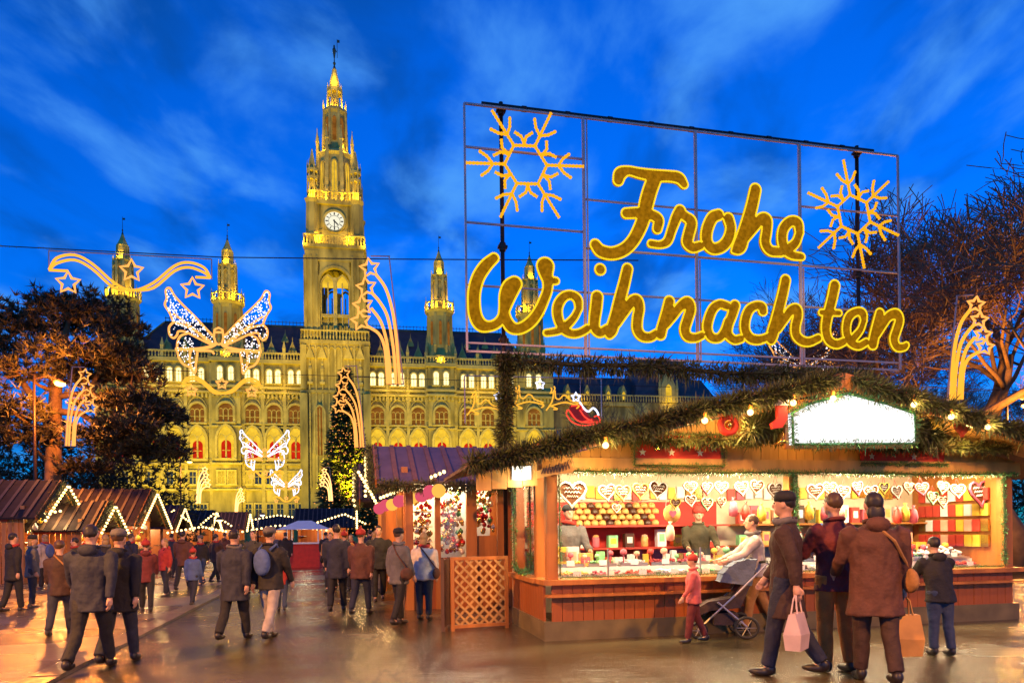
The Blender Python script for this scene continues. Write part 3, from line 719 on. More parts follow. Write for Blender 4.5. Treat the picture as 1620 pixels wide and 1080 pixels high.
# ================================================================ the greeting sign on its gantry
ST = Frame(.45, 9.48, math.atan2(.214, .976))        # frame of the big stall: u along its front, v away from the street
SV = 2.25
def S(px, py): return ST.hit(px, py, SV)
LET = {  # strokes of every letter: (zoom origin, scale) and lists of (x, y, radius)
 'W': (730,390,5.685,[[(290,110,50),(215,180,60),(150,280,62),(115,400,62),(110,520,62),(125,630,65),(170,705,65),(240,722,52),(310,700,48),(365,640,50),(385,560,58),(410,450,80),(440,380,85),(475,340,72)],
        [(380,600,55),(400,660,55),(440,725,60),(500,745,55),(570,720,55),(640,660,55),(700,570,52),(740,480,50),(768,400,50),(772,320,54),(755,240,70),(750,185,86)],[(775,312,45),(845,315,38)]]),
 'e1': (730,390,5.685,[[(1052,560,40),(1040,480,48),(985,440,45),(920,455,48),(870,520,52),(858,600,52),(880,690,50),(930,760,48),(1000,788,44),(1070,775,42),(1130,740,42)],[(1052,560,38),(1010,640,40),(950,705,44),(880,755,40),(820,772,38),(760,780,36)]]),
 'i': (730,390,5.685,[[(1215,458,60),(1205,560,60),(1192,650,58),(1192,730,55),(1240,778,50),(1310,740,45)],[(1243,212,56)]]),
 'h1': (960,400,5.685,[[(180,150,55),(150,280,58),(110,430,60),(75,570,60),(40,690,62),(18,735,50)],[(90,640,40),(150,545,46),(210,455,55),(262,432,60),(285,500,55),(270,600,55),(270,690,55),(310,750,52),(380,762,48),(440,730,45)]]),
 'n1': (960,400,5.685,[[(555,442,55),(530,540,55),(500,640,55),(475,735,58)],[(530,650,40),(590,570,46),(650,490,50),(718,452,60),(745,510,55),(720,600,55),(695,690,55),(720,755,52),(790,768,45),(850,745,40)]]),
 'a': (960,400,5.685,[[(1070,480,46),(1010,465,45),(950,505,50),(912,590,52),(897,680,52),(930,758,50),(1000,768,46),(1050,710,46),(1085,620,48)],[(1145,478,54),(1120,560,52),(1085,660,50),(1085,738,50),(1140,785,46),(1200,775,42)]]),
 'c': (960,400,5.685,[[(1395,528,48),(1385,488,48),(1330,480,45),(1270,520,50),(1237,610,52),(1237,700,52),(1280,768,52),(1350,786,48),(1420,768,42),(1470,735,40)]]),
 'h2': (1200,400,5.685,[[(235,250,54),(210,370,55),(180,490,56),(150,610,58),(118,730,62),(105,785,50)],[(0,788,38),(60,772,40)],[(170,690,38),(230,595,45),(280,525,50),(332,512,56),(345,570,52),(325,660,52),(330,740,52),(380,792,50),(450,803,45),(530,770,42)]]),
 't': (1200,400,5.685,[[(675,300,56),(655,400,55),(630,500,55),(605,600,55),(595,700,52),(622,788,50),(690,825,46),(760,800,42)],[(555,540,34),(715,545,34)]]),
 'e2': (1200,400,5.685,[[(938,610,38),(925,548,48),(875,532,42),(810,572,48),(783,650,48),(786,740,48),(822,808,48),(890,840,42),(960,805,40)],[(938,610,36),(910,690,38),(865,748,42),(815,800,42)]]),
 'n2': (1200,400,5.685,[[(1080,548,50),(1060,620,50),(1035,730,54),(1015,825,55)],[(1060,735,38),(1110,650,42),(1160,575,48),(1228,556,54),(1255,610,50),(1230,700,50),(1207,780,50),(1235,848,46),(1295,850,40),(1318,832,34)]]),
 'F': (920,250,4.378,[[(250,160,42),(265,115,48),(320,95,36),(400,112,40),(500,128,45),(600,132,42),(670,145,44),(705,188,34)],[(500,150,55),(470,230,56),(445,320,56),(425,420,52),(395,500,50),(350,580,48),(290,638,48),(210,665,48),(130,648,48),(92,605,42)],[(305,388,40),(400,385,42),(480,400,42),(528,432,42),(520,495,38)]]),
 'r': (920,250,4.378,[[(475,598,30),(540,605,30),(590,580,36),(620,500,38),(650,420,42),(677,372,45)],[(677,385,40),(715,412,40),(755,450,44),(735,540,45),(728,590,45),(765,625,40),(820,612,35)]]),
 'o': (920,250,4.378,[[(945,398,42),(900,420,45),(865,500,46),(862,580,46),(900,630,44),(960,622,44),(1008,570,44),(1028,490,42),(1012,425,44)]]),
 'h3': (920,250,4.378,[[(1198,225,46),(1175,330,48),(1145,440,50),(1110,550,52),(1085,620,54),(1045,650,22)],[(1130,560,35),(1190,482,40),(1240,425,42),(1276,435,44),(1275,510,42),(1266,590,42),(1300,645,40),(1370,655,38)]]),
 'e3': (920,250,4.378,[[(1503,520,36),(1490,455,42),(1440,445,40),(1393,495,42),(1383,570,42),(1403,635,42),(1450,675,36),(1518,688,30)],[(1503,520,34),(1478,588,36),(1430,630,40),(1370,655,38)]]),
}
sign = thing('greeting_sign', 'large illuminated sign reading Frohe Weihnachten between two snowflakes on a pale metal grid', 'sign', ST.w(0, SV, 0), ST.a)
def stroke_uz(key):
    ox, oy, s_, strokes = LET[key]; out = []
    for st in strokes:
        pts = []
        for x, y, r in st:
            px, py = ox + x / s_, oy + y / s_
            u, z = S(px, py); u2, z2 = S(px, py + 10)
            pts.append((u, z, r / s_ * (z - z2) / 10.0 - .012))
        out.append(pts)
    return out
def smooth_stroke(pts, k=6):
    if len(pts) < 3: return pts
    P = [np.array(p) for p in pts]; P = [2*P[0]-P[1]] + P + [2*P[-1]-P[-2]]; out = []
    for i in range(1, len(P) - 2):
        for j in range(k):
            t = j / k; a, b, c, d = P[i-1], P[i], P[i+1], P[i+2]
            out.append(.5*((2*b)+(-a+c)*t+(2*a-5*b+4*c-d)*t*t+(-a+3*b-3*c+d)*t**3))
    out.append(P[-2]); return out
STROKES = {k: [smooth_stroke(s_) for s_ in stroke_uz(k)] for k in LET}
def sdf(strokes, X, Z):
    D = np.full(X.shape, 9.0)
    for st in strokes:
        if len(st) == 1:
            u, z, r = st[0]; D = np.minimum(D, np.hypot(X-u, Z-z) - r)
        for (u0,z0,r0), (u1,z1,r1) in zip(st[:-1], st[1:]):
            du, dz = u1-u0, z1-z0; L = du*du + dz*dz + 1e-12
            t = np.clip(((X-u0)*du + (Z-z0)*dz) / L, 0, 1)
            D = np.minimum(D, np.hypot(X-u0-t*du, Z-z0-t*dz) - (r0 + (r1-r0)*t))
    return D
def contours(D, xs, zs):
    """marching squares at 0 -> closed loops"""
    seg = {}; nx, nz = len(xs), len(zs)
    def ip(i0, j0, i1, j1):
        a, b = D[j0,i0], D[j1,i1]; t = a / (a - b)
        return (xs[i0] + (xs[i1]-xs[i0])*t, zs[j0] + (zs[j1]-zs[j0])*t)
    nxt = {}; pos = {}
    inside = D < 0
    for j in range(nz-1):
        for i in range(nx-1):
            c = (inside[j,i], inside[j,i+1], inside[j+1,i+1], inside[j+1,i])
            if all(c) or not any(c): continue
            E = [('h',i,j),('v',i+1,j),('h',i,j+1),('v',i,j)]
            C = [(i,j),(i+1,j),(i+1,j+1),(i,j+1)]
            ins, outs = [], []
            for k in range(4):
                a, b = c[k], c[(k+1)%4]
                if a != b:
                    pos[E[k]] = ip(*C[k], *C[(k+1)%4])
                    (outs if a else ins).append(k)
            for kk, o_ in enumerate(outs):
                # from the edge where we enter (outside -> inside) to the one we leave
                best = ins[kk % len(ins)] if len(outs) == 1 else min(ins, key=lambda q: (o_ - q) % 4)
                nxt[E[o_]] = E[best]
    loops = []; used = set()
    for s0 in list(nxt):
        if s0 in used: continue
        loop = []; cur = s0
        while cur in nxt and cur not in used:
            used.add(cur); loop.append(pos[cur]); cur = nxt[cur]
        if len(loop) > 6: loops.append(loop)
    return loops
def resample(loop, step):
    P = np.array(loop + [loop[0]]); d = np.hypot(*np.diff(P, axis=0).T); s_ = np.concatenate([[0], np.cumsum(d)])
    n = max(6, int(s_[-1] / step)); t = np.linspace(0, s_[-1], n, endpoint=False)
    return list(zip(np.interp(t, s_, P[:,0]), np.interp(t, s_, P[:,1])))
def curve_fill(loops, depth):
    cu = bpy.data.curves.new('tmp', 'CURVE'); cu.dimensions = '2D'; cu.fill_mode = 'BOTH'; cu.extrude = depth / 2
    for lp in loops:
        sp = cu.splines.new('POLY'); sp.points.add(len(lp) - 1); sp.use_cyclic_u = True
        for p, (x, z) in zip(sp.points, lp): p.co = (x, z, 0, 1)
    o = bpy.data.objects.new('tmp', cu); COL.objects.link(o)
    bpy.context.view_layer.update()
    me = bpy.data.meshes.new_from_object(o.evaluated_get(bpy.context.evaluated_depsgraph_get()))
    bpy.data.objects.remove(o); bpy.data.curves.remove(cu)
    me.transform(Matrix.Rotation(PI/2, 4, 'X')); return me
keys = list(LET)
for idx, k in enumerate(keys):
    st = STROKES[k]; allp = [p for s_ in st for p in s_]
    x0, x1 = min(p[0]-p[2] for p in allp)-.05, max(p[0]+p[2] for p in allp)+.05; z0, z1 = min(p[1]-p[2] for p in allp)-.05, max(p[1]+p[2] for p in allp)+.05
    xs = np.arange(x0, x1, .0155); zs = np.arange(z0, z1, .0155); X, Z = np.meshgrid(xs, zs)
    loops = contours(sdf(st, X, Z), xs, zs)
    loops = [lp for lp in loops if len(lp) > 14]
    fl = [resample(lp, .022) for lp in loops]
    me = curve_fill(fl, .05); me.materials.append(M['letterfill'])
    lo = put('letter', me, sign, (0, .004 * (idx % 2), 0)); lo['label'] = 'letter ' + k[0] + ' of the sign'
    bm_ = MB(); others = [STROKES[q] for q in keys if q != k]
    for lp in loops:
        R = resample(lp, .030); xa = np.array([p[0] for p in R]); za = np.array([p[1] for p in R])
        keep = np.ones(len(R), bool)
        for q in others: keep &= sdf(q, xa, za) > -.01
        for (x, z), kp in zip(R, keep):
            if kp: bm_.octa((x, -.035, z), .023)
    tag(bm_.build('edge_bulb', M['bulb_y'], lo), kind='stuff')
# snowflakes of beaded rope light
def bead_path(m_, pts, r=.024, step=.03):
    pts = [Vector((p[0], -.05 if len(p) == 2 else p[1], p[-1])) for p in pts]
    L = [0]
    for a, b in zip(pts[:-1], pts[1:]): L.append(L[-1] + (b-a).length)
    n = max(2, int(L[-1] / step)); out = []; rs = []
    for i in range(n + 1):
        t = L[-1] * i / n; k = max(j for j in range(len(L)) if L[j] <= t + 1e-9); k = min(k, len(pts)-2)
        out.append(pts[k].lerp(pts[k+1], (t - L[k]) / max(1e-6, L[k+1]-L[k]))); rs.append(r * (1.25 if i % 2 else .8))
    m_.tube(out, rs, 5)
def flake(px, py, R, ph):
    cx, cz = S(px, py); o = bpy.data.objects.new('snowflake', None); COL.objects.link(o); o.parent = sign; o.location = (cx, 0, cz)
    P = lambda a, r: (r*math.cos(a), r*math.sin(a))
    hx = MB(); bead_path(hx, [P(ph + PI/3*k, .36*R) for k in range(7)], .025); hx.build('hexagon', M['bulb_o'], o)
    for k in range(6):
        a = ph + PI/3*k; m_ = MB()
        bead_path(m_, [P(a,.36*R), P(a,R)], .025)
        b0 = np.array(P(a,.56*R))
        for sgn in (-1, 1):
            t = a + sgn*.95; bead_path(m_, [tuple(b0), tuple(b0 + .14*R*np.array(P(t,1))), tuple(b0 + .14*R*np.array(P(t,1)) + .16*R*np.array(P(a+sgn*.6,1)))], .025)
        m_.build('arm', M['bulb_o'], o)
        am = a + PI/6; m_ = MB(); c0 = np.array(P(am,.32*R))
        for sgn in (-1, 1):
            bead_path(m_, [tuple(c0), tuple(c0 + .14*R*np.array(P(am+sgn*.25,1))), tuple(c0 + .14*R*np.array(P(am+sgn*.25,1)) + .14*R*np.array(P(am+sgn*1.0,1)))], .025)
        m_.build('petal', M['bulb_o'], o)
flake(831, 263, 1.02, math.radians(4)); flake(1348, 341, 1.02, math.radians(102))
# pale metal grid
def gbar(p, q, wd=.035, nm='grid_bar'):
    a, b = S(*p), S(*q); m_ = MB(); m_.bar((a[0], .045, a[1]), (b[0], .045, b[1]), wd, wd); return m_.build(nm, M['frame_pink'], sign)
(uL, zT), (uR, _t) = S(735, 161), S(1423, 243); zB = S(741, 540)[1]; zB2 = zB - .14
def gb(u0, z0, u1, z1, wd=.032, y=.045):
    m_ = MB(); m_.bar((u0, y, z0), (u1, y, z1), wd, wd); return m_.build('grid_bar', M['frame_pink'], sign)
vs_u = [uL, S(925,300)[0], S(1103,330)[0], S(1268,360)[0], uR]
for i, u in enumerate(vs_u):
    gb(u, zB2, u, zT, .045 if 0 < i < 4 else .034)
    if 0 < i < 4: gb(u + .065, zB2, u + .065, S(925+i*0,395)[1] if i > 1 else zT, .022, .05)
gb(uL, zT, uR, zT); gb(uL, zB, uR, zB, .03, .082); gb(uL, zB2, uR, zB2, .035, .085)
za, zb_ = S(740,228)[1], S(740,348)[1]
gb(uL, za, vs_u[1], za, .03, .083); gb(uL, zb_, vs_u[1], zb_, .03, .083)
zm1 = S(930,312)[1]; zm2 = S(1120,405)[1]
gb(vs_u[1], zm1, vs_u[3], zm1, .028, .083); gb(vs_u[1], zm2, vs_u[4], zm2, .03, .084)
z3 = S(1290,325)[1]; gb(vs_u[3], z3, uR, z3, .03, .083)
z4 = S(790,451)[1]; gb(uL, z4, uR, z4, .03, .086)
gb(S(1183,240)[0], zT, S(1183,240)[0], zT-.001, .001, .2) if False else None
# dark scaffold carrying the sign
gan = thing('sign_gantry', 'dark scaffold poles with clamps holding up the greeting sign', 'scaffold', ST.w(0, SV + .16, 0), ST.a)
uA, uB = S(797, 300)[0], S(1366, 350)[0]
for u in (uA, uB):
    m_ = MB(); m_.tube([(u,0,0),(u,0,zT+.16)], .036, 10); m_.build('pole', M['metal_dark'], gan, True)
    for z in (zT+.02, S(800,385)[1], zB+.1, 4.0):
        m_ = MB(); m_.lathe([(.055,z-.07),(.062,z-.03),(.062,z+.03),(.055,z+.07)], 10, (u,0)); m_.box(u-.08,u+.08,-.05,.05,z-.02,z+.02); m_.build('clamp', M['metal_dark'], gan)
m_ = MB(); m_.tube([(S(763,157)[0],-.075,zT+.05),(S(1386,238)[0],-.075,zT+.05)], .04, 10); m_.build('top_tube', M['metal_dark'], gan, True)
for k in range(9):
    u = uA + (uB-uA)*(k+.5)/9.; m_ = MB(); m_.lathe([(.05,-.04),(.05,.04)], 10); m_.xf(Matrix.Translation((u,-.075,zT+.05)) @ Matrix.Rotation(PI/2,4,'Y')); m_.build('clamp', M['metal_dark'], gan)
lamp('sign_glow', sign, (2.0, -.5, 6.2), 22, (1.0,.62,.12), .6); lamp('sign_glow', sign, (5.4, -.5, 5.8), 22, (1.0,.62,.12), .6)

# ================================================================ fir garlands
def garland_mesh(path, rad, n, name='garland', droop=.25, mats=None, ln=1.0, seed=1):
    rn = random.Random(seed); P = [Vector(p) for p in path]; L = [0]
    for a, b in zip(P[:-1], P[1:]): L.append(L[-1] + (b-a).length)
    m_ = MB()
    for i in range(int(n*1.5)):
        t = rn.random() * L[-1]; k = 0
        while k < len(P)-2 and L[k+1] < t: k += 1
        d = (P[k+1]-P[k]).normalized(); c = P[k] + d*(t-L[k])
        v = Vector((rn.gauss(0,1),rn.gauss(0,1),rn.gauss(0,1)-droop)); v = (v - d*v.dot(d)*.6).normalized()
        r = rad * (.3 + .55*rn.random() + (.45 if rn.random() < .12 else 0)) * ln * (.75 + .5*math.sin(t*5.1+seed)**2)
        b0 = c + v*rad*.55*rn.random(); b1 = b0 + v*r + Vector((0,0,-rad*.5*rn.random() if rn.random() < .3 else 0))
        s_ = v.cross(Vector((rn.gauss(0,1),rn.gauss(0,1),rn.gauss(0,1)))).normalized() * (rad*.05*(.6+.8*rn.random()))
        mid = b0.lerp(b1,.45)
        m_.cur = 0 if rn.random() < .7 else 1
        m_.add([b0, mid+s_, b1, mid-s_], [(0,1,2,3)])
    m_.cur = 1
    m_.tube(P, rad*.22, 5)
    return m_.mesh(name, mats or [M['fir'], M['fir_dark']])
def garland(label, path, rad, n, parent=None, seed=1, ln=1.0, mats=None, droop=.25, cat='garland', name='fir_garland'):
    o = put(name, garland_mesh(path, rad, n, name, droop, mats, ln, seed)); return tag(o, label, cat)
def uvw(*pts): return [ST.w(*p) for p in pts]
garland('dark fir garland stretched along the foot of the greeting sign', uvw((uA-.1,SV+.05,zB2-.12),(1.2,SV,zB2-.18),(2.6,SV,zB2-.14),(4.0,SV,zB2-.22),(5.4,SV,zB2-.18),(uB+.1,SV,zB2-.14)), .2, 5200, seed=3)
garland('dark fir garland wound down the scaffold post beside the stall gable', uvw((uA,SV+.12,zB2),(uA+.03,SV+.1,3.9),(uA-.02,SV+.1,3.2),(uA,SV+.12,2.4)), .17, 3200, seed=4)

# ================================================================ the big sweets stall
SL, SD = 7.8, 2.05
stall = thing('market_stall', 'big wooden sweets stall with wide gable and brightly lit glazed counter', 'stall', ST.o, ST.a)
PK, PKZ, EL, ER, EZ = 4.05, 3.55, -1.12, 9.2, 2.32    # ridge, peak height, eave ends, eave height
OH = -.78                                             # roof overhang towards the street
def roof_z(u): return PKZ - abs(u - PK) * (PKZ - EZ) / (PK - EL)
def sbox(name, mtl, *b, par=None):
    m_ = MB(); m_.box(*b); return m_.build(name, mtl, par or stall)
# plinth boards, planked apron, ledge and sill
sbox('plinth', M['plinth'], -.03, 3.86, -.03, .12, 0, .26); sbox('plinth', M['plinth'], 3.865, SL+.03, -.03, .12, 0, .26); sbox('plinth', M['plinth'], -.03, .12, .125, SD, 0, .26)
pk = MB(); pk.box(.004, .146, -.012, .02, .26, .76); pkm = pk.mesh('plank', M['wood_red'])
for i in range(51): put('plank', pkm, stall, (.08 + i*.15, RND.uniform(-.004,.004), 0))
for i in range(13):
    put('plank', pkm, stall, (.012, .09 + i*.15, 0), rz=PI/2)
sbox('ledge', M['wood'], -.02, SL+.1, -.16, -.02, .60, .635); sbox('counter_sill', M['wood'], -.06, SL+.06, -.13, .32, .765, .83)
sbox('side_sill', M['wood'], -.10, .12, .325, SD, .765, .83)
# posts and header
for u in (.03, 3.74, 7.6):
    sbox('post', M['wood'], u, u+.15, .0, .15, .83, 2.30)
sbox('post', M['wood'], .03, .17, .62, .74, .83, 2.30); sbox('post', M['wood_red'], .03, .17, 1.9, SD, .26, 2.30)
sbox('header_beam', M['wood_pale'], -.05, SL+.05, -.06, .16, 2.305, 2.50); sbox('side_beam', M['wood_pale'], -.04, .16, .165, SD, 2.305, 2.46)
# gable boards, each cut to the roof slope
for i in range(54):
    a = -.05 + i*.146; b = a + .138
    za_, zb2 = roof_z(a) - .12, roof_z(b) - .12
    m_ = MB(); m_.prism([(a,2.505),(b,2.505),(b,max(2.52,zb2)),(a,max(2.52,za_))], .03 + RND.uniform(0,.008), .06); m_.build('gable_board', M['wood_pale'], stall)
# back wall, ceiling, floor, shelves
sbox('wall_cloth', M['red'], .25, 3.68, SD-.012, SD-.004, 1.0, 1.98); sbox('back_wall', M['cream'], .0, SL, SD, SD+.05, 0, 2.8); sbox('end_wall', M['wood'], SL-.06, SL, .2, SD, .26, 2.5)
sbox('ceiling', M['white'], .05, SL-.05, .17, SD-.01, 2.47, 2.5); sbox('floor', M['wood_dark'], .05, SL-.1, .15, SD-.01, .1, .14)
for z in (1.18, 1.55):
    sbox('shelf', M['redpaint'], .2, 3.7, SD-.42, SD-.01, z, z+.03); sbox('shelf', M['wood'], 3.9, SL-.1, SD-.42, SD-.01, z, z+.03)
sbox('counter_deck', M['white'], .18, SL-.08, .325, .95, .78, .82)
# roof slopes, underside boards, verge boards
for nm, ua, ub in (('left', EL, PK), ('right', PK, ER)):
    m_ = MB(); z1, z2 = roof_z(ua), roof_z(ub)
    m_.add([(ua,OH,z1),(ub,OH,z2),(ub,SD+.12,z2),(ua,SD+.12,z1),(ua,OH,z1+.05),(ub,OH,z2+.05),(ub,SD+.12,z2+.05),(ua,SD+.12,z1+.05)],[(0,3,2,1),(4,5,6,7),(0,1,5,4),(1,2,6,5),(2,3,7,6),(3,0,4,7)])
    rs = m_.build('roof_slope', M['wood_dark'], stall)
    m_ = MB(); m_.bar((ua,OH-.03,z1-.03),(ub,OH-.03,z2-.03),.04,.2); m_.build('verge_board', M['wood'], rs)
    k = 4
    for j in range(k):   # soffit boards
        y0 = OH + .02 + j*.2; m_ = MB(); m_.add([(ua+.04,y0,z1-.004),(ub,y0,z2-.004),(ub,y0+.19,z2-.004),(ua+.04,y0+.19,z1-.004),(ua+.04,y0,z1-.02),(ub,y0,z2-.02),(ub,y0+.19,z2-.02),(ua+.04,y0+.19,z1-.02)],[(0,1,2,3),(7,6,5,4),(0,4,5,1),(1,5,6,2),(2,6,7,3),(3,7,4,0)]); m_.build('soffit_board', M['wood_pale'], rs)
# corner fascia: small boarded soffit end with notches under the low eave
for j in range(4): sbox('eave_board', M['wood_pale'], -1.02+j*.2, -1.02+j*.2+.19, -.5, -.46, 2.02 + .02*j, 2.26 + .05*j)
# front glass and side glass with slim bars
m_ = MB(); m_.box(.2, 3.72, .02, .026, .84, 1.22); m_.build('glass_screen', M['glass'], stall)
m_ = MB(); m_.box(3.92, 7.58, .02, .026, .84, 1.22); m_.build('glass_screen', M['glass'], stall)
for u in (.9, 2.3, 4.9, 6.2): sbox('screen_post', M['steel'], u, u+.02, .012, .034, .83, 1.24)
m_ = MB(); m_.box(.09, .096, .75, 1.89, .84, 2.3); m_.build('side_glass', M['glass'], stall)
# ceiling lights in the stall, with added spill lights
for u in (1.0, 2.9, 4.9, 6.8):
    m_ = MB(); m_.tube([(u-.55,.26,2.42),(u+.55,.26,2.42)], .025, 8); m_.build('ceiling_tube', M['tube_w'], stall)
    lamp('tube_or_spill_light', stall, (u,.28,2.38), 80, (1.0,.80,.48), .1, 'AREA', shape='RECTANGLE', size=1.1, size_y=.16, rot=(.45,0,0)); lamp('tube_or_spill_light', stall, (u,.10,2.26), 46, (1.0,.78,.44), .05, 'AREA', shape='RECTANGLE', size=1.2, size_y=.1, rot=(-.7,0,0))  # outward light is an extra without a tube, brightening the ground in front
# boards on the gable: red banners with stars
def star_poly(r, n=5, ph=PI/2, q=.42): return [((r if i % 2 == 0 else r*q)*math.cos(ph+PI*i/n), (r if i % 2 == 0 else r*q)*math.sin(ph+PI*i/n)) for i in range(2*n)]
def banner(label, u0, u1, z0, z1, v=-.05, stars=5):
    o = thing('star_banner', label, 'banner', ST.w(u0, v, z0), ST.a)
    m_ = MB(); m_.box(0, u1-u0, 0, .02, 0, z1-z0); m_.build('cloth', M['red'], o)
    for k in range(stars):
        s_ = MB(); s_.prism([(x + (u1-u0)*(k+.5)/stars, z + (z1-z0)*(.5 + .18*(k%2)-.09)) for x, z in star_poly(.075 if k % 2 else .055)], -.012, -.003); s_.build('star', M['gold'] if k % 2 else M['white'], o)
    return o
ub0, zb0 = ST.hit(1005, 736, -.05); ub1, zb1 = ST.hit(1140, 690, -.05)
banner('red cloth banner with white and gold stars over the counter near the corner post', ub0, ub1, zb0+.02, zb1, stars=6)
uc0, zc0 = ST.hit(1362, 731, -.05); uc1, zc1 = ST.hit(1494, 712, -.05)
banner('shorter red star banner over the counter near the far stall post', uc0, uc1, zc0, zc1+.03, stars=4)
# white backlit name board
pb = [ST.hit(x, y, OH-.02) for x, y in ((1252,703),(1250,654),(1275,640),(1338,623),(1400,640),(1442,655),(1443,702))]
nb = thing('name_board', 'glowing blank white name board framed with green garland on the stall gable', 'sign', ST.w(0, OH-.02, 0), ST.a)
m_ = MB(); m_.prism(pb, -.05, .05); m_.build('panel', M['panel_w'], nb)
m_ = MB(); m_.prism([(u + (.05 if u > PK else -.05), z + .05*(1 if z > 3 else -1)) for u, z in pb], .055, .10); m_.build('backing', M['wood'], nb)
lamp('panel_light', nb, (PK, -.35, 3.0), 14, (1.0,.96,.9), .3)
bd = [ST.w(u, OH-.07, z) for u, z in pb]
garland('green garland round the glowing white name board', bd + [bd[0]], .085, 3600, seed=8, mats=[M['fir'], M['tinsel']], droop=0)
# heavy fir garlands on both verges
vg = lambda ua, ub, dz=.02, k=9: [ST.w(ua+(ub-ua)*i/k, OH-.06, roof_z(ua+(ub-ua)*i/k)+dz-.03*math.sin(PI*(i%3)/2)) for i in range(k+1)]
garland('thick fir garland along the low-sloping verge above the sweets counter, corner side', vg(EL-.05, PK-.1), .155, 11000, seed=11)
garland('thick fir garland along the verge running down past the comet light', vg(PK+.1, ER), .155, 9000, seed=12)
garland('fir garland with red bows slung below the gable over the first counter window', uvw((ST.hit(965,700,-.3)[0],-.3,2.78),(1.6,-.3,2.72),(2.6,-.3,2.75),(3.4,-.3,2.78)), .12, 2600, seed=13)
garland('fir garland slung below the gable over the second counter window', uvw((4.5,-.3,2.74),(5.4,-.3,2.69),(6.4,-.3,2.72),(7.4,-.3,2.68)), .12, 2600, seed=14)
garland('bushy fir spray beside the white name board', uvw((2.75,-.55,2.86),(3.1,-.55,2.98),(3.45,-.55,3.02)), .2, 2200, seed=15)
garland('bushy fir spray on the gable beyond the white name board', uvw((4.95,-.55,3.0),(5.4,-.55,2.92),(5.8,-.55,2.82)), .2, 2200, seed=16)
# tinsel trim round the openings
tn = [M['tinsel'], M['fir']]
def tinsel(label, pts, rad=.05, n=1800, seed=1): return garland(label, uvw(*pts), rad, n, seed=seed, mats=tn, droop=0, cat='tinsel', name='tinsel_garland')
tinsel('green tinsel trim along the header beam over both counter windows', [(-.02,-.09,2.31),(2,-.09,2.30),(4,-.09,2.31),(6,-.09,2.30),(7.75,-.09,2.31)], .06, 6000, 21)
tinsel('green tinsel trim wound on the stall post between both counter windows', [(3.81,-.03,2.28),(3.83,-.03,1.5),(3.81,-.03,.88)], .07, 2200, 22)
tinsel('green tinsel trim up the stall post at the far end', [(7.55,-.03,2.28),(7.56,-.03,1.5),(7.55,-.03,.88)], .055, 1600, 23)
tinsel('thin green tinsel trim up the corner post beside the counter', [(.2,-.03,2.28),(.2,-.03,1.5),(.2,-.03,.88)], .04, 1300, 24)
tinsel('green tinsel along the sill below the first counter window', [(.2,-.02,.86),(2,-.02,.86),(3.7,-.02,.86)], .04, 1800, 25)
tinsel('green tinsel along the sill below the second counter window', [(3.95,-.02,.86),(6,-.02,.86),(7.55,-.02,.86)], .04, 1800, 26)
tinsel('green tinsel framing the side window of the stall', [(-.02,.76,2.26),(-.02,.76,.92),(-.04,1.3,.86),(-.02,1.86,.92),(-.02,1.86,2.26)], .06, 2600, 27)
tinsel('green tinsel round the red star banner near the corner post', [(ub0-.03,-.1,zb0),(ub1+.03,-.1,zb0),(ub1+.03,-.1,zb1+.02),(ub0-.03,-.1,zb1+.02),(ub0-.03,-.1,zb0)], .05, 2200, 28)
tinsel('green tinsel under the shorter red star banner', [(uc0-.03,-.1,zc0-.02),(uc1+.03,-.1,zc0-.02)], .05, 900, 29)

# bulbs along the verge: lamp holder + bulb + added gable fill light
M['holder'] = mat('amber_lamp_holder', (.5,.18,.02), .5)
def verge_bulb(px, py, label, v=OH-.12, power=10.0):
    u, z = ST.hit(px, py, v); o = thing('bulb_lamp', label, 'lamp', ST.w(u, v, z), ST.a, 'round bulbs on the stall verge')
    b = MB(); b.sphere((0,0,0), .042, 10, 6); b.build('bulb', M['bulb_w'], o, True)
    h = MB(); h.lathe([(.022,.045),(.026,.10),(.012,.12)], 8); h.build('socket', M['holder'], o)
    lamp('bulb_or_gable_fill', o, (0,-.07,0), power, (1.0,.58,.2), .05); lamp('bulb_or_gable_fill', o, (0,.34,-.16), power*2.2, (1.0,.58,.16), .05)  # second light has no bulb; added behind the verge to brighten gable boards
for px, py, l_ in ((958,704,'lowest glowing bulb on the verge garland near the corner'),(1115,665,'glowing bulb on the verge above the red star banner'),(1187,652,'glowing bulb on the verge above the bushy fir spray'),(1255,637,'glowing bulb at the shoulder of the white name board by the red stocking'),
                   (1318,630,'glowing bulb in the garland just above the white name board'),(1446,640,'glowing bulb past the far shoulder of the white name board'),(1505,659,'glowing bulb on the verge below the tall comet light'),(1563,675,'last glowing bulb down the far verge')):
    verge_bulb(px, py, l_)
# eave spotlight and carved board at the corner
u, z = ST.hit(826, 747, -.55)
o = thing('eave_spotlight', 'bright white spotlight under the low eave at the stall corner', 'lamp', ST.w(u, -.5, z), ST.a)
m_ = MB(); m_.box(-.13,.13,-.02,.1,-.09,.09); m_.build('housing', M['steel'], o); m_ = MB(); m_.box(-.12,.12,-.03,-.021,-.08,.08); m_.build('lens', M['tube_w'], o)
lamp('spotlight_light', o, (0,-.12,-.1), 12, (1.0,.8,.45), .1)
u0, z0 = ST.hit(848, 757, -.5); u1, z1 = ST.hit(905, 728, -.5)
o = thing('carved_board', 'scroll-shaped wooden board with carved lettering at the stall corner', 'sign', ST.w(u0, -.5, z0), ST.a)
wl = u1 - u0; hl = z1 - z0
m_ = MB(); m_.prism([(0,0),(wl*.45,.05),(wl,hl*.35),(wl*1.06,hl*.55),(wl*.96,hl*.72),(wl,hl*.98),(wl*.5,hl*.72),(0,hl*.42)], -.02, .02); m_.build('board', M['wood_pale'], o)
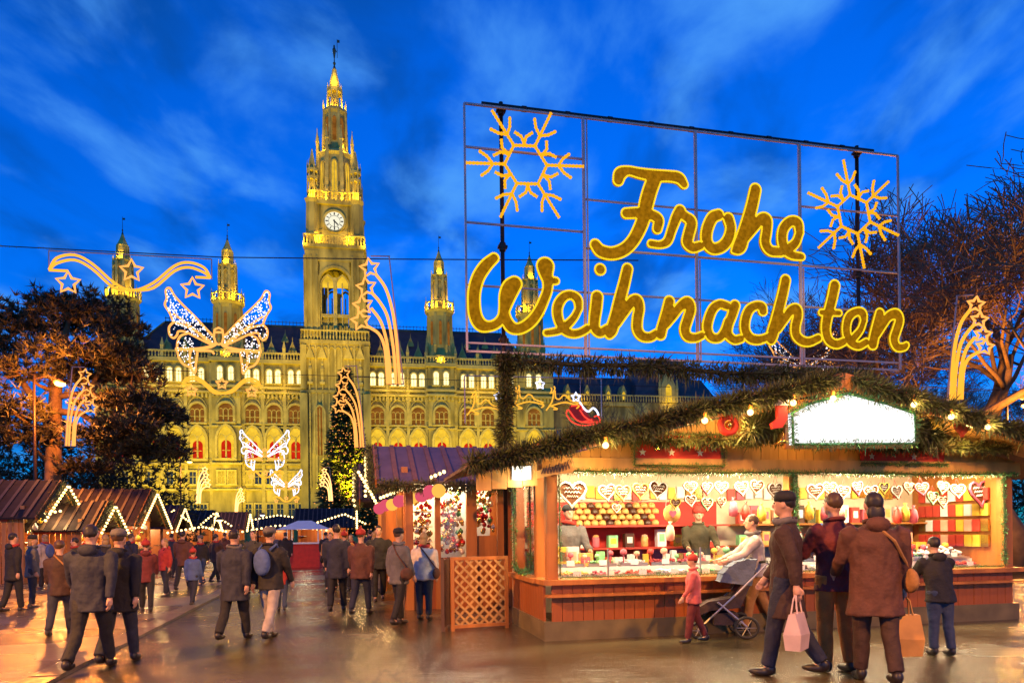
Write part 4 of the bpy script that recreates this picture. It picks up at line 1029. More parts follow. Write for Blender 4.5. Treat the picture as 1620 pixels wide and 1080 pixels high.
for k in range(9):
    t = .16 + k*.085; c = MB(); x = wl*t; zc = .06 + hl*(.12 + .42*t*t)
    c.bar((x-.012,-.026,zc-.03),(x+.02,-.026,zc+.05+.02*(k%3)),.012,.008,(0,1,0)); c.bar((x+.02,-.026,zc+.03),(x+.035,-.026,zc-.03),.012,.008,(0,1,0)); c.build('carving', M['choc'], o)
# gable decorations
def deco(name, label, cat, px, py, v, build):
    u, z = ST.hit(px, py, v); o = thing(name, label, cat, ST.w(u, v, z), ST.a); build(o); return o
def b_stocking(o):
    m_ = MB(); m_.prism([(-.07,.12),(.07,.12),(.07,-.06),(.0,-.17),(-.14,-.19),(-.16,-.12),(-.07,-.06)], -.03, .03); m_.build('sock', M['red'], o)
    m_ = MB(); m_.box(-.09,.09,-.04,.04,.12,.2); m_.build('cuff', M['white'], o)
deco('stocking', 'red felt stocking with white cuff hung beside the name board', 'stocking', 1236, 656, OH-.08, b_stocking)
def heart_poly(r, n=20):
    out = []
    for i in range(n):
        t = 2*PI*i/n; out.append((r*math.sin(t)**3, r*(.8125*math.cos(t)-.3125*math.cos(2*t)-.125*math.cos(3*t)-.0625*math.cos(4*t))))
    return out[::-1]
def b_wreath(o):
    m_ = MB(); m_.tube([(.11*math.cos(t*PI/8),0,.11*math.sin(t*PI/8)) for t in range(16)], .045, 6, True); m_.build('ring', M['red'], o, True)
    m_ = MB(); m_.sphere((0,-.02,0), .05, 8, 5); m_.build('bauble', M['gold'], o, True)
deco('wreath', 'round red wreath hung in the fir beside the bulb', 'wreath', 1152, 672, -.62, b_wreath)
def b_heart(o):
    m_ = MB(); m_.prism(heart_poly(.13), -.03, .03); m_.build('heart', M['redpaint'], o); m_ = MB(); m_.tube([(0,0,.09),(0,0,.26)], .006, 4); m_.build('string', M['wood'], o)
deco('wooden_heart', 'red wooden heart hung on the gable in the fir spray', 'ornament', 1522, 676, -.66, b_heart)
def b_star(o):
    m_ = MB(); m_.prism(star_poly(.14), -.02, .02); m_.build('star', M['yellow'], o); m_ = MB(); m_.tube([(0,0,.12),(0,0,.26)], .006, 4); m_.build('string', M['wood'], o)
deco('straw_star', 'yellow straw star hung near the far bulbs', 'ornament', 1482, 668, -.66, b_star)
def b_bell(o):
    m_ = MB(); m_.lathe([(.1,-.1),(.085,-.06),(.06,.03),(.03,.08),(.01,.09)], 10); m_.build('bell', M['gold'], o, True); m_ = MB(); m_.sphere((0,0,-.11), .022, 6, 4); m_.build('clapper', M['gold'], o)
deco('bell', 'small gold bell hung in the fir spray below the stocking', 'ornament', 1238, 690, -.66, b_bell)
for k, (px, py) in enumerate(((1068,722),(1225,718),(1405,725),(1530,722))):
    pass

# ================================================================ goods in the stall
# gingerbread hearts
def heart_meshes(r, edge):
    b = MB(); b.prism(heart_poly(r), -.012, .012)
    P = heart_poly(r*.9); e = MB(); e.tube([(x,-.016,z) for x, z in P], r*.075, 5, True)
    t = MB()
    for k, (zz_, hw) in enumerate(((.28,.55),(.02,.5),(-.24,.36))):
        n = 5; pts = [(-hw*r + 2*hw*r*i/(n*2), -.017, r*(zz_ + (.07 if i % 2 else -.05))) for i in range(n*2+1)]; t.tube(pts, r*.032, 4)
    s_ = MB(); s_.tube([(-.3*r,0,.55*r),(0,0,1.5*r),(.3*r,0,.55*r)], .004, 3)
    return b.mesh('cookie', M['cookie']), e.mesh('icing_edge', edge), t.mesh('icing_writing', M['icing']), s_.mesh('ribbon', M['red'])
M['icing_g'] = mat('green_icing', (.25,.65,.3), .5); M['icing_p'] = mat('pink_icing', (.75,.12,.2), .5); M['icing_y'] = mat('yellow_icing', (.8,.65,.12), .5); M['icing_o'] = mat('peach_icing', (.85,.45,.3), .5)
HM = {}
def heart(px, py, r, edge, label, v=.1, tilt=0, big=False):
    r = r*1.15 if r < .15 else r*1.08
    key = (round(r,3), edge)
    if key not in HM: HM[key] = heart_meshes(r, M[edge])
    r *= 1.0; u, z = ST.hit(px, py, v); o = thing('gingerbread_heart', label, 'gingerbread heart', ST.w(u, v, z), ST.a + tilt, 'gingerbread hearts hung over the counter')
    o.rotation_euler = (RND.uniform(-.12,.12), RND.uniform(-.14,.14), ST.a + tilt*2)
    for nm, me in zip(('cookie','icing_edge','icing_writing','ribbon'), HM[key]): put(nm, me, o)
hl_ = [(905,779,.21,'icing','largest white-edged gingerbread heart hung at the corner post'),(960,777,.125,'icing','white-edged gingerbread heart next to the largest one'),(985,778,.125,'icing_y','yellow-edged gingerbread heart, first of the two yellow ones'),
 (1013,775,.125,'icing_y','yellow-edged gingerbread heart, second of the two yellow ones'),(1041,773,.135,'icing','broad white-edged gingerbread heart just past the yellow ones'),(1092,770,.10,'icing','small white gingerbread heart above the pretzel ring, upper of its pair'),
 (1092,791,.09,'icing','small white gingerbread heart, lower one near the pretzel ring'),(1118,771,.10,'icing_p','pink-edged gingerbread heart in the first window, top row'),(1118,796,.10,'icing_g','green-edged gingerbread heart hung lowest in the first window'),
 (1141,770,.10,'icing','white gingerbread heart in front of the yellow strip'),(1141,793,.08,'icing_o','small peach-edged gingerbread heart under the white one'),(1173,771,.115,'icing','white gingerbread heart left of the red ribbons'),(1197,769,.115,'icing_o','peach-edged gingerbread heart by the red ribbons'),(1226,774,.13,'icing','white gingerbread heart beside the tinsel post'),
 (1290,776,.13,'icing','white gingerbread heart just past the tinsel post'),(1312,771,.11,'icing_o','peach-edged gingerbread heart, second past the tinsel post'),(1334,777,.11,'icing','white gingerbread heart, third past the tinsel post'),(1356,771,.12,'icing_p','pink-edged gingerbread heart above the couple'),
 (1378,777,.11,'icing','white gingerbread heart above the couple, beside the pink one'),(1398,771,.10,'icing_y','yellow-edged gingerbread heart in the second window'),(1418,777,.11,'icing','white gingerbread heart beside the yellow one of the second window'),(1438,771,.10,'icing_o','peach-edged gingerbread heart before the green ones'),
 (1458,772,.11,'icing_p','pink-edged gingerbread heart just before the green ones'),(1475,786,.11,'icing_g','green-edged gingerbread heart, lower of the two green ones'),(1491,770,.11,'icing_g','green-edged gingerbread heart, upper of the two green ones'),
 (1491,793,.10,'icing_o','peach-edged gingerbread heart under the upper green one'),(1515,775,.12,'icing','white gingerbread heart next to the large dark one'),(1549,778,.235,'icing_p','largest gingerbread heart, dark with broad pink edge, by the far post')]
for i, h_ in enumerate(hl_): heart(*h_, v=.42 + .06*(i % 2), tilt=RND.uniform(-.15,.15))
heart(975, 803, .07, 'icing', 'tiny gingerbread heart hung in front of the red back wall', v=.9); heart(1068, 795, .08, 'icing_y', 'tiny yellow gingerbread heart next to the pretzel ring', v=.3)
# pretzel ring cake hanging
u, z = ST.hit(1063, 812, .35); o = thing('iced_ring', 'round iced gingerbread disc hung on white cords', 'gingerbread', ST.w(u,.35,z), ST.a)
m_ = MB(); m_.lathe([(.13,-.02),(.14,0),(.13,.02)], 18); m_.xf(Matrix.Rotation(PI/2,4,'X')); m_.build('disc', M['bun'], o, True)
m_ = MB(); m_.prism(heart_poly(.06), -.035,-.022); m_.build('icing_heart', M['icing_p'], o); m_ = MB()
m_.tube([(-.1,0,.1),(-.06,0,.42)], .006, 3); m_.tube([(.1,0,.1),(.05,0,.42)], .006, 3); m_.build('cord', M['icing'], o)
# stacked domed cream cakes on the upper shelf
cm = MB(); cm.lathe([(.062,0),(.066,.02),(.06,.06),(.035,.088),(.008,.095)], 10); cake_dark = cm.mesh('cream_cake', M['choc'], True)
cm = MB(); cm.lathe([(.062,0),(.066,.02),(.06,.06),(.035,.088),(.008,.095)], 10); cake_gold = cm.mesh('cream_cake', M['bun'], True)
def put_thing(name, me, loc, rz, label, cat, group, scale=None):
    o = put(name, me, None, loc, rz, scale=scale); return tag(o, label, cat, group)
for row in range(4):
    for k in range(12 - row % 2):
        u = .95 + .135*(k + .5*(row % 2)); 
        put_thing('cream_cake', cake_gold if (k + row) % 5 else cake_dark, ST.w(u, SD-.2, 1.582 + row*.096), ST.a, 'small golden domed cake stacked in rows on the red shelf', 'cake', 'domed cakes stacked on the red shelf')
# generic goods
def colmat(i): return [M['redpaint'],M['yellow'],M['white'],M['pink'],M['icing_g'],M['choc'],M['bun'],M['card'],M['gold'],M['icing_o']][i % 10]
box_m = {}
def carton(u, v, z, w_, d_, h_, ci, label, rz=0):
    key = (ci, round(w_,2), round(h_,2))
    o = thing('carton', label, 'box', ST.w(u, v, z), ST.a + rz, 'packets in the sweets stall')
    m_ = MB(); m_.box(-w_/2,w_/2,-d_/2,d_/2,0,h_); m_.build('packet', colmat(ci), o); m_ = MB(); m_.box(-w_*.3,w_*.3,-d_/2-.004,-d_/2-.001,h_*.3,h_*.75); m_.build('packet_label', colmat(ci+7), o)
def jar(u, v, z, r, h, ci, label):
    o = thing('sweet_jar', label, 'jar', ST.w(u, v, z), ST.a, 'jars in the sweets stall')
    m_ = MB(); m_.lathe([(r*.9,0),(r,.02),(r,h*.8),(r*.75,h*.9)], 10); m_.build('contents', colmat(ci), o, True); m_ = MB(); m_.lathe([(r*.8,h*.88),(r*.8,h),(r*.1,h*1.08)], 10); m_.build('lid', colmat(ci+3), o)
tray_m = {}
def tray(u, v, z, w_, d_, ci, label, seed):
    o = thing('sweet_tray', label, 'tray', ST.w(u, v, z), ST.a, 'trays of sweets behind the glass'); rn = random.Random(seed)
    m_ = MB(); m_.box(-w_/2,w_/2,-d_/2,d_/2,0,.015); m_.box(-w_/2,w_/2,-d_/2-.012,-d_/2,0,.05); m_.box(-w_/2,w_/2,d_/2,d_/2+.012,0,.05); m_.build('tray_base', M['steel'], o)
    c = MB()
    for k in range(46): c.sphere((rn.uniform(-w_*.45,w_*.45), rn.uniform(-d_*.42,d_*.42), .035 + rn.random()*.05), rn.uniform(.016,.028), 6, 4, .8)
    tag(c.build('sweets', colmat(ci), o), kind='stuff')
    m_ = MB(); m_.box(-.06,.06,-d_/2-.03,-d_/2-.024,.02,.10); m_.build('price_card', M['card'], o)
names_c = ['red','yellow','white','pink','green','chocolate','golden','pale','gold-wrapped','peach']
k = 0
spots_t = [(.55,.45),(1.05,.45),(1.55,.45),(2.05,.45),(2.55,.45),(3.05,.45),(3.5,.45),(4.15,.45),(4.65,.45),(5.15,.45),(5.65,.45),(6.7,.45),(7.25,.45)]
for i, (u, v) in enumerate(spots_t):
    ci = (i*7 + 6) % 10
    tray(u, v, .822, .44, .22, ci, f'tray of {names_c[ci]} sweets at the glass, {nth(i)} from the corner', 100+i)
    ci2 = (i*3 + 1) % 10
    tray(u, v + .3, .96, .44, .2, ci2, f'raised tray of {names_c[ci2]} sweets in the second rank, {nth(i)} along', 200+i)
# tiered glass case behind the trays
sbox('display_step', M['white'], .2, 3.7, .62, .95, .822, .958); sbox('display_step', M['white'], 3.9, 7.6, .62, .95, .822, .958)
for i in range(11):
    u = .5 + i*.29
    if i % 3 == 0: jar(u, SD-.2, 1.212, .06, .2, i, f'lidded sweet jar with {names_c[i%10]} filling on the lower red shelf, {nth(i//3)} jar there')
    else: carton(u, SD-.2, 1.212, .16, .12, .2 + .03*(i % 4), i, f'{names_c[i%10]} packet on the lower red shelf, {nth(i)} from the corner')
for i in range(16):
    u = 4.05 + i*.225
    if i % 4 == 1: jar(u, SD-.2, 1.212, .06, .22, i+2, f'sweet jar with {names_c[(i+2)%10]} filling on the second window shelf, {nth(i)} in row')
    else: carton(u, SD-.2, 1.212, .15, .12, .18 + .03*(i % 3), i+4, f'{names_c[(i+4)%10]} packet on the second window low shelf, {nth(i)} in the row')
    carton(u, SD-.2, 1.582, .16, .12, .2 + .04*((i*7) % 4), i*3, f'{names_c[(i*3)%10]} packet on the second window top shelf, {nth(i)} in the row')
for i, (px, py, ci, w_, h_) in enumerate(((905,868,2,.2,.3),(925,850,6,.24,.2),(890,840,1,.15,.3),(1165,850,4,.2,.18),(1455,850,1,.2,.28),(1472,830,3,.16,.24),(1565,850,2,.18,.2),(1560,828,7,.16,.26),(1440,868,5,.2,.16))):
    u, z = ST.hit(px, py, .75); carton(u, .8, .96, w_, .16, h_, ci, f'{names_c[ci]} box standing upright on the display step near {["the corner post","the largest heart","the corner, tallest there","the yellow strip","the wrapped sweets","the hanging bags","the far post, low","the far post, tall","the couple"][i]}')
# hanging bags of sweets
bg = MB(); bg.lathe([(.02,-.16),(.06,-.14),(.07,-.05),(.05,.05),(.012,.09),(.03,.13)], 8)
bgm = [bg.mesh('sweet_bag', colmat(c), True) for c in (0,1,3,9)]
for i, (px, py) in enumerate(((1250,800),(1280,806),(1305,808),(1330,806),(1420,812),(1432,808),(1445,812),(1060,838),(1180,806),(1205,808),(1160,800))):
    u, z = ST.hit(px, py, .3); put_thing('sweet_bag', bgm[i % 4], ST.w(u, .3, z), 0, f'tied sweet bag hung over the counter, {nth(i)} of the hanging bags', 'bag', 'tied sweet bags over the counter')
# white wrapped heap under the glass in the second window
hp = thing('nougat_heap', 'heap of white wrapped nougat under the glass in the second window', 'sweets', ST.w(6.95, .72, .96), ST.a)
m_ = MB(); rn = random.Random(5)
for q in range(90):
    a, rr_ = rn.random()*6.28, rn.random()**.5; m_.sphere((.5*rr_*math.cos(a), .13*rr_*math.sin(a), .06+.2*(1-rr_)*rn.random()+.03), rn.uniform(.03,.05), 6, 4, .7)
tag(m_.build('pieces', M['white'], hp), kind='stuff')
m_ = MB(); m_.box(-.55,.55,-.16,.16,0,.03); m_.build('platter', M['steel'], hp)
# side window goods: a few bright bags
for i in range(5):
    carton(.45, .85 + i*.22, .83, .2, .16, .3 + .12*(i % 3), (i*3+3) % 10, f'{names_c[(i*3+3)%10]} box inside the side window, {nth(i)} from the counter', rz=PI/2)
lamp('side_glow', stall, (.5, 1.3, 2.2), 24, (1.0,.82,.5), .1)


# crowded small packs standing on the display step
sm = [MB().box(-.05,.05,-.04,.04,0,1).mesh('small_pack', colmat(c)) for c in range(10)]
sl_m = MB().lathe([(.012,0),(.012,.16)], 5).lathe([(.005,.15),(.045,.17),(.05,.2),(.04,.23),(.005,.245)], 8)
sl_ms = [sl_m.mesh('lollipop', colmat(c), True) for c in (0,1,3,4,9)]
rn = random.Random(303)
for k in range(58):
    win = 'first' if k < 29 else 'second'; u = .3 + k*.116 if k < 29 else 3.98 + (k-29)*.122
    if 2.6 < u < 3.2 and k % 2: continue
    c = rn.randrange(10); h = rn.choice((.07,.1,.13,.17,.22))
    o = put('small_pack', sm[c], None, ST.w(u, .86 + rn.uniform(-.04,.04), .958), ST.a + rn.uniform(-.3,.3), scale=(rn.uniform(.7,1.2), 1, h))
    tag(o, f'{names_c[c]} small pack in the crowded row on the {win} window display step', 'packet', f'{names_c[c]} small packs on the display step, {win} window')
for k in range(30):
    win = 'first' if k < 15 else 'second'; u = .35 + k*.21 if k < 15 else 4.05 + (k-15)*.22
    c = rn.randrange(5); cn = ('red','yellow','pink','green','peach')[c]
    put_thing('lollipop', sl_ms[c], ST.w(u, .66 + rn.uniform(-.03,.03), .958), rn.random(), f'{cn} lollipop standing at the {win} counter window', 'lollipop', f'{cn} lollipops, {win} window', scale=rn.uniform(.7,1.15))
# wares pegged high on the back and end walls
pg_m = [MB().box(-.07,.07,-.02,.02,-.10,.10).mesh('wall_packet', colmat(c)) for c in (2,0,1,9,3,8,7)]
pg_n = ['white','red','yellow','peach','pink','gold','pale']
rn = random.Random(61)
for k in range(40):
    c = rn.randrange(7); u = .35 + (k % 20)*.165 if k < 20 else 3.95 + (k % 20)*.18
    if k < 20: z = 2.12
    else: z = 2.12
    put_thing('wall_packet', pg_m[c], ST.w(u, SD-.03, z + rn.uniform(-.03,.03)), ST.a, f'{pg_n[c]} packet pegged high on the back wall of the {"first" if k < 20 else "second"} window', 'packet', f'{pg_n[c]} packets pegged on the back wall, {"first" if k < 20 else "second"} window')
for k in range(36):
    c = rn.choice((1,1,0,2,5,3)); put_thing('wall_packet', pg_m[c], ST.w(SL-.10, .45 + (k % 9)*.165, 1.25 + (k//9)*.26), ST.a + PI/2, f'{pg_n[c]} packet pegged on the end wall of the stall', 'packet', f'{pg_n[c]} packets on the stall end wall')

# ================================================================ lattice screen
lf = Frame(*ground_at(714, 998).xy, math.atan2(.35, .95))
lat = thing('lattice_screen', 'diagonal wooden lattice screen standing beside the stall corner', 'screen', lf.o, lf.a)
LW, LH = .92, 1.12
for a in (0, LW-.05): m_ = MB(); m_.box(a, a+.05, -.02, .03, 0, LH); m_.build('post', M['wood'], lat)
for z in (.04, LH-.05): m_ = MB(); m_.box(.05, LW-.05, -.018, .028, z, z+.05); m_.build('rail', M['wood'], lat)
for d_ in (1, -1):
    c = -LH + .1
    while c < LW + LH:
        pts = []
        for t in np.linspace(0, 1, 60):
            z = .09 + t*(LH-.14); x = c + d_*z if d_ == 1 else c - z
            if .05 < x < LW-.05: pts.append((x, z))
        if len(pts) > 3:
            m_ = MB(); y = .012 if d_ == 1 else -.008; m_.bar((pts[0][0],y,pts[0][1]),(pts[-1][0],y,pts[-1][1]),.034,.012,(0,1,0)); m_.build('slat', M['wood_pale'], lat)
        c += .155
l2 = thing('folded_screen', 'second wooden screen seen edge-on beside the lattice', 'screen', lf.w(-.12, .02, 0), lf.a + 1.15)
for a in (0, .62): m_ = MB(); m_.box(a, a+.05, -.02, .03, 0, 1.1); m_.build('post', M['wood_dark'], l2)
for i in range(6): m_ = MB(); m_.box(.06 + i*.095, .13 + i*.095, -.005, .012, .05, 1.08); m_.build('slat', M['wood_dark'], l2)

# ================================================================ generic market hut
def light_string(label, pts, n, r=.03, mtl='bulb_w', sag=.0, cat='light string'):
    P = [Vector(p) for p in pts]; o = thing('light_string', label, cat, P[0]); P = [p - P[0] for p in P]
    m_ = MB(); m_.tube(P, .008, 4); m_.build('wire', M['cable'], o)
    L = [0]
    for a, b in zip(P[:-1], P[1:]): L.append(L[-1] + (b-a).length)
    key = ('bulb', r, mtl)
    if key not in HM: b = MB(); b.sphere((0,0,0), r, 8, 5); HM[key] = b.mesh('bulb', M[mtl], True)
    for i in range(n):
        t = L[-1]*(i+.5)/n; k = max(j for j in range(len(L)) if L[j] <= t); k = min(k, len(P)-2)
        put('bulb', HM[key], o, P[k].lerp(P[k+1], (t-L[k])/(L[k+1]-L[k])) + Vector((0,-.02,-.03)))
    return o
def hut(fr, L, W, ez, rz_, name_label, near, front_goods, seed, glow=60, ribs=.36, gl_n=1600, strings=True, label2='', simple=False, roofm='roof_dark'):
    """ridge along local x, counter front at x = L; near = +1/-1 is the side (local y) turned to the camera"""
    rn = random.Random(seed)
    o = thing('market_hut', name_label, 'hut', fr.o, fr.a)
    def bx(nm, mt, *b): m_ = MB(); m_.box(*b); return m_.build(nm, M[mt], o)
    h = W/2; oh = .42; xo0, xo1 = -.3, L + .55
    bx('back_wall', 'wood_red', 0, .06, -h, h, 0, ez); 
    bx('far_wall', 'wood_red', .07, L, -near*h-.03, -near*h+.03, 0, ez)
    bx('counter', 'wood', L-.1, L+.02, -h+.1, h-.1, 0, .95); bx('counter_top', 'wood_pale', L-.45, L+.12, -h+.06, h-.06, .955, 1.0)
    for y in (-h, h-.12): bx('post', 'wood', L-.1, L+.02, y, y+.1, 0, ez)
    bx('front_beam', 'wood', L-.06, L+.06, -h, h, ez-.02, ez+.16)
    bx('inner_shelf', 'white', .1, .5, -h+.1, h-.1, 1.3, 1.33)
    for s_ in (-1, 1):
        m_ = MB(); y0, y1 = s_*(h+oh), 0.; z0 = ez - oh*(rz_-ez)/h
        m_.add([(xo0,y0,z0),(xo1,y0,z0),(xo1,y1,rz_),(xo0,y1,rz_),(xo0,y0,z0+.05),(xo1,y0,z0+.05),(xo1,y1,rz_+.05),(xo0,y1,rz_+.05)],[(0,3,2,1),(4,5,6,7),(0,1,5,4),(1,2,6,5),(2,3,7,6),(3,0,4,7)])
        sl = m_.build('roof_slope', M[roofm], o)
        if s_ == near or not simple:
            x = xo0 + .06
            while x < xo1:
                q = MB(); q.bar((x,y0,z0+.065),(x,y1,rz_+.065),.09,.035); q.build('batten', M['roof_rib' if roofm == 'roof_purple' else 'roof_rib_dark'], sl); x += ribs
        q = MB(); q.bar((xo1+.01,y0,z0),(xo1+.01,y1,rz_),.03,.16); q.build('verge_board', M['wood'], sl)
    k = int(W/.16)
    for i in range(k):
        y = -h + i*W/k; ya, yb = y, y + W/k - .012; ta, tb = [rz_ - abs(q)*(rz_-ez)/h - .02 for q in (ya, yb)]
        if min(ta,tb) < ez + .18: continue
        m_ = MB(); m_.add([(L+.02,ya,ez+.16),(L+.02,yb,ez+.16),(L+.02,yb,tb),(L+.02,ya,ta),(L+.045,ya,ez+.16),(L+.045,yb,ez+.16),(L+.045,yb,tb),(L+.045,ya,ta)],[(3,2,1,0),(4,5,6,7),(0,1,5,4),(1,2,6,5),(2,3,7,6),(3,0,4,7)]); m_.build('gable_board', M['wood_pale'], o)
    m_ = MB(); m_.tube([(L*.5-.5,0,ez-.05),(L*.5+.5,0,ez-.05)], .03, 6); m_.build('ceiling_tube', M['tube_w'], o)
    lamp('hut_light', o, (L*.55, 0, ez-.15), glow, (1.0,.66,.28), .15)
    if not simple: lamp('front_light', o, (L+.5, near*.2, ez+.05), glow*.4, (1.0,.62,.24), .1)
    return o

# ================================================================ ornament hut next to the big stall
H2 = Frame(*ST.w(2.3, 5.95, 0).xy, ST.a + PI)      # local +x towards the alley, +y towards the camera
hut2 = hut(H2, 3.9, 2.9, 2.62, 3.30, 'ornament hut with purple batten roof behind the lattice screen', 1, None, 31, glow=140, roofm='roof_purple')
def h2box(nm, mt, *b): m_ = MB(); m_.box(*b); return m_.build(nm, M[mt], hut2)
# side turned to the camera: posts, sill wall and two glazed openings. local x of stall-u: x = 2.3 - u
hy = 1.45
for xa, xb in ((3.75,3.9),(3.22,3.32),(2.5,2.7),(1.95,2.08)): h2box('side_post', 'wood', xa, xb, hy-.06, hy+.08, .0, 2.6)
for i in range(13): h2box('side_plank', 'wood_red', 1.96+i*.15, 1.96+i*.15+.14, hy-.02, hy+.03, .0, 1.0)
h2box('side_plank_panel', 'wood', 2.1, 2.49, hy-.01, hy+.04, 1.01, 1.42)
h2box('side_lintel', 'wood', 1.9, 3.9, hy-.05, hy+.07, 2.46, 2.6)
h2box('side_back', 'white', 2.05, 3.8, hy-1.0, hy-.95, .9, 2.5); h2box('side_wall', 'wood_red', .1, 1.94, hy-.03, hy+.03, 0, 2.6)
m_ = MB(); m_.box(2.72, 3.2, hy+.035, hy+.04, 1.02, 2.45); m_.build('window_glass', M['glass'], hut2)
lamp('ornament_light', hut2, (2.9, hy-.3, 2.4), 70, (1.0,.85,.55), .1); lamp('ornament_light', hut2, (2.25, hy-.3, 2.4), 50, (1.0,.85,.55), .1)
# ornaments
M['bauble_w'] = mat('pearl_bauble', (.8,.72,.58), .2, .4, var=.1); M['bauble_r'] = mat('red_bauble', (.6,.03,.03), .15, .6); M['bauble_g'] = mat('green_bauble', (.1,.35,.12), .15, .6)
ob = MB(); ob.sphere((0,0,0), .045, 8, 6); ob.lathe([(.014,.042),(.014,.06)], 6)
obm = [ob.mesh('bauble', M[k], True) for k in ('bauble_w','gold','bauble_w','gold','bauble_r','bauble_g')]
cols = ['pearl white','gold','pearl white','gold','red','green']
rn = random.Random(77)
for wn_, (xa, xb, za, zb) in (('wide', (2.74,3.18,1.06,2.4)), ('narrow', (2.12,2.46,1.5,2.4))):
    for k in range(130 if wn_ == 'wide' else 80):
        p = H2.w(rn.uniform(xa,xb), hy - .12 - rn.random()*.4, rn.uniform(za,zb)); c = rn.choice((0,1,2,3,0,1,4,5))if rn.random() < .9 else 4
        put_thing('bauble', obm[c], p, 0, f'{cols[c]} bauble among many in the {wn_} side window of the ornament hut', 'bauble', f'{cols[c]} baubles in the {wn_} window of the ornament hut', scale=rn.uniform(.7,1.3))
for k in range(90):
    p = H2.w(rn.uniform(3.38,3.72), hy - .1 - rn.random()*.3, rn.uniform(1.05,2.3)); c = rn.choice((0,1,4,1))
    put_thing('bauble', obm[c], p, 0, f'{cols[c]} bauble hung in the alley-side opening of the ornament hut', 'bauble', f'{cols[c]} baubles at the alley-side opening', scale=rn.uniform(.7,1.2))
# pink paper lamps hung under the alley eave
pl = MB(); pl.sphere((0,0,0), .13, 12, 8); M['paper_pink'] = emat('pink_paper_lamp', (1.0,.12,.2), .75); M['paper_y'] = emat('yellow_paper_lamp', (1.0,.5,.08), 1.1)
plm = [pl.mesh('globe', M['paper_pink'], True), pl.mesh('globe', M['paper_y'], True)]
pt_ = MB(); pt_.tube([(0,0,.12),(0,0,.34)], .006, 4); ptm = pt_.mesh('cord', M['cable'])
for k in range(9):
    p = at(694,776,12.7).lerp(at(600,804,15.4), k/8.) + Vector((0,0,.03*(k % 2))); o = thing('paper_lamp', f'{"pink" if k % 3 else "yellow"} paper lamp under the ornament hut eave, {nth(k)} from the lattice', 'lamp', p, 0, 'paper lamps under the hut eave')
    put('globe', plm[0 if k % 3 else 1], o); put('cord', ptm, o)
lamp('paper_lamp_glow', hut2, (4.35, 1.3, 2.15), 60, (1.0,.55,.2), .2); lamp('corner_light', hut2, (3.55, .9, 2.3), 45, (1.0,.75,.4), .15)
light_string('bright bulbs strung along the alley corner of the ornament hut', [at(706,742,12.8), at(655,764,14), at(600,786,15.5)], 18, .035)
for k in range(5):
    m_ = MB(); m_.box(3.36, 3.74, hy-.42, hy-.1, 1.0 + k*.3, 1.02 + k*.3); m_.build('corner_shelf', M['cream'], hut2)
garland('fir garland hung along the eave of the ornament hut', [H2.w(4.4,1.9,2.40), H2.w(3.4,1.9,2.36), H2.w(2.4,1.9,2.4), H2.w(1.2,1.9,2.38)], .14, 3200, seed=41)
garland('fir garland up the alley gable of the ornament hut', [H2.w(4.5,1.85,2.42), H2.w(4.5,.9,2.86), H2.w(4.5,0,3.28), H2.w(4.5,-1.8,2.45)], .15, 3200, seed=42)
light_string('string of warm bulbs down the alley gable of the ornament hut', [H2.w(4.62,1.8,2.36), H2.w(4.62,0,3.16), H2.w(4.62,-1.8,2.36)], 16, .035)
# another hut further down the alley, behind the ornament hut
H3 = Frame(*ST.w(2.0, 10.6, 0).xy, ST.a + PI)
hut3 = hut(H3, 3.9, 3.2, 2.5, 3.35, 'hut further down the alley beyond the ornament hut with warm lit front', 1, None, 32, glow=300)
light_string('string of warm bulbs on the hut beyond the ornament hut', [H3.w(4.6,1.9,2.3), H3.w(4.6,0,3.2), H3.w(4.6,-1.9,2.3)], 14, .04)
garland('fir garland on the gable of the hut beyond the ornament hut', [H3.w(4.5,2.0,2.3), H3.w(4.5,0,3.34), H3.w(4.5,-2.0,2.3)], .16, 1800, seed=43)

# ================================================================ huts on the other side of the alley
def lefthut(px, d, L, W, ez, rz_, nm, seed, sgar, sbul, ang=ST.a, simple=False, n=24, scale=1.0, glow=300):
    """px, d: where the front ridge end stands"""
    p = at(px, 840, d); u = Vector((math.cos(ang), math.sin(ang), 0))
    fr = Frame(p.x - u.x*(L+.55), p.y - u.y*(L+.55), ang)
    o = hut(fr, L, W, ez, rz_, nm, -1, None, seed, glow=glow, simple=simple)
    h = W/2 + .4; ze = ez - .4*(rz_-ez)/(W/2)
    garland(sgar, [fr.w(L+.62,-h,ze), fr.w(L+.62,0,rz_), fr.w(L+.62,h,ze)], .17, 1500, seed=seed)
    light_string(sbul, [fr.w(L+.8,-h,ze-.08), fr.w(L+.8,0,rz_-.1), fr.w(L+.8,h,ze-.08)], n, .045 if d < 40 else .09)
    return fr, o
G = {}
G['a'] = lefthut(97, 23.8, 4.2, 3.0, 2.35, 3.38, 'market hut at the picture edge with dark sheet roof below the pine', 51, 'fir garland on the gable of the hut below the pine trunk', 'warm bulbs on the gable of the hut below the pine trunk')
G['b'] = lefthut(172, 25.2, 2.6, 2.2, 1.95, 2.72, 'low small-gabled hut between the two larger huts under the pine', 52, 'fir garland on the small low gable', 'warm bulbs on the small low gable', n=18)
G['c'] = lefthut(240, 28.6, 4.6, 3.6, 2.15, 3.36, 'market hut with long batten roof and steep row of bulbs', 53, 'fir garland on the steep gable with the bright row of bulbs', 'steep bright row of warm bulbs on the long-roofed hut', n=30)
G['d'] = lefthut(286, 38, 4.0, 3.0, 2.1, 3.1, 'farther market hut beside the tall lamp post', 54, 'fir garland on the hut beside the tall lamp post', 'warm bulbs on the hut beside the tall lamp post', simple=True)
G['e'] = lefthut(338, 52, 4.0, 3.2, 2.2, 3.3, 'distant market hut below the small comet light', 55, 'fir garland on the distant hut below the small comet light', 'warm bulbs on the distant hut below the small comet light', simple=True, n=16)
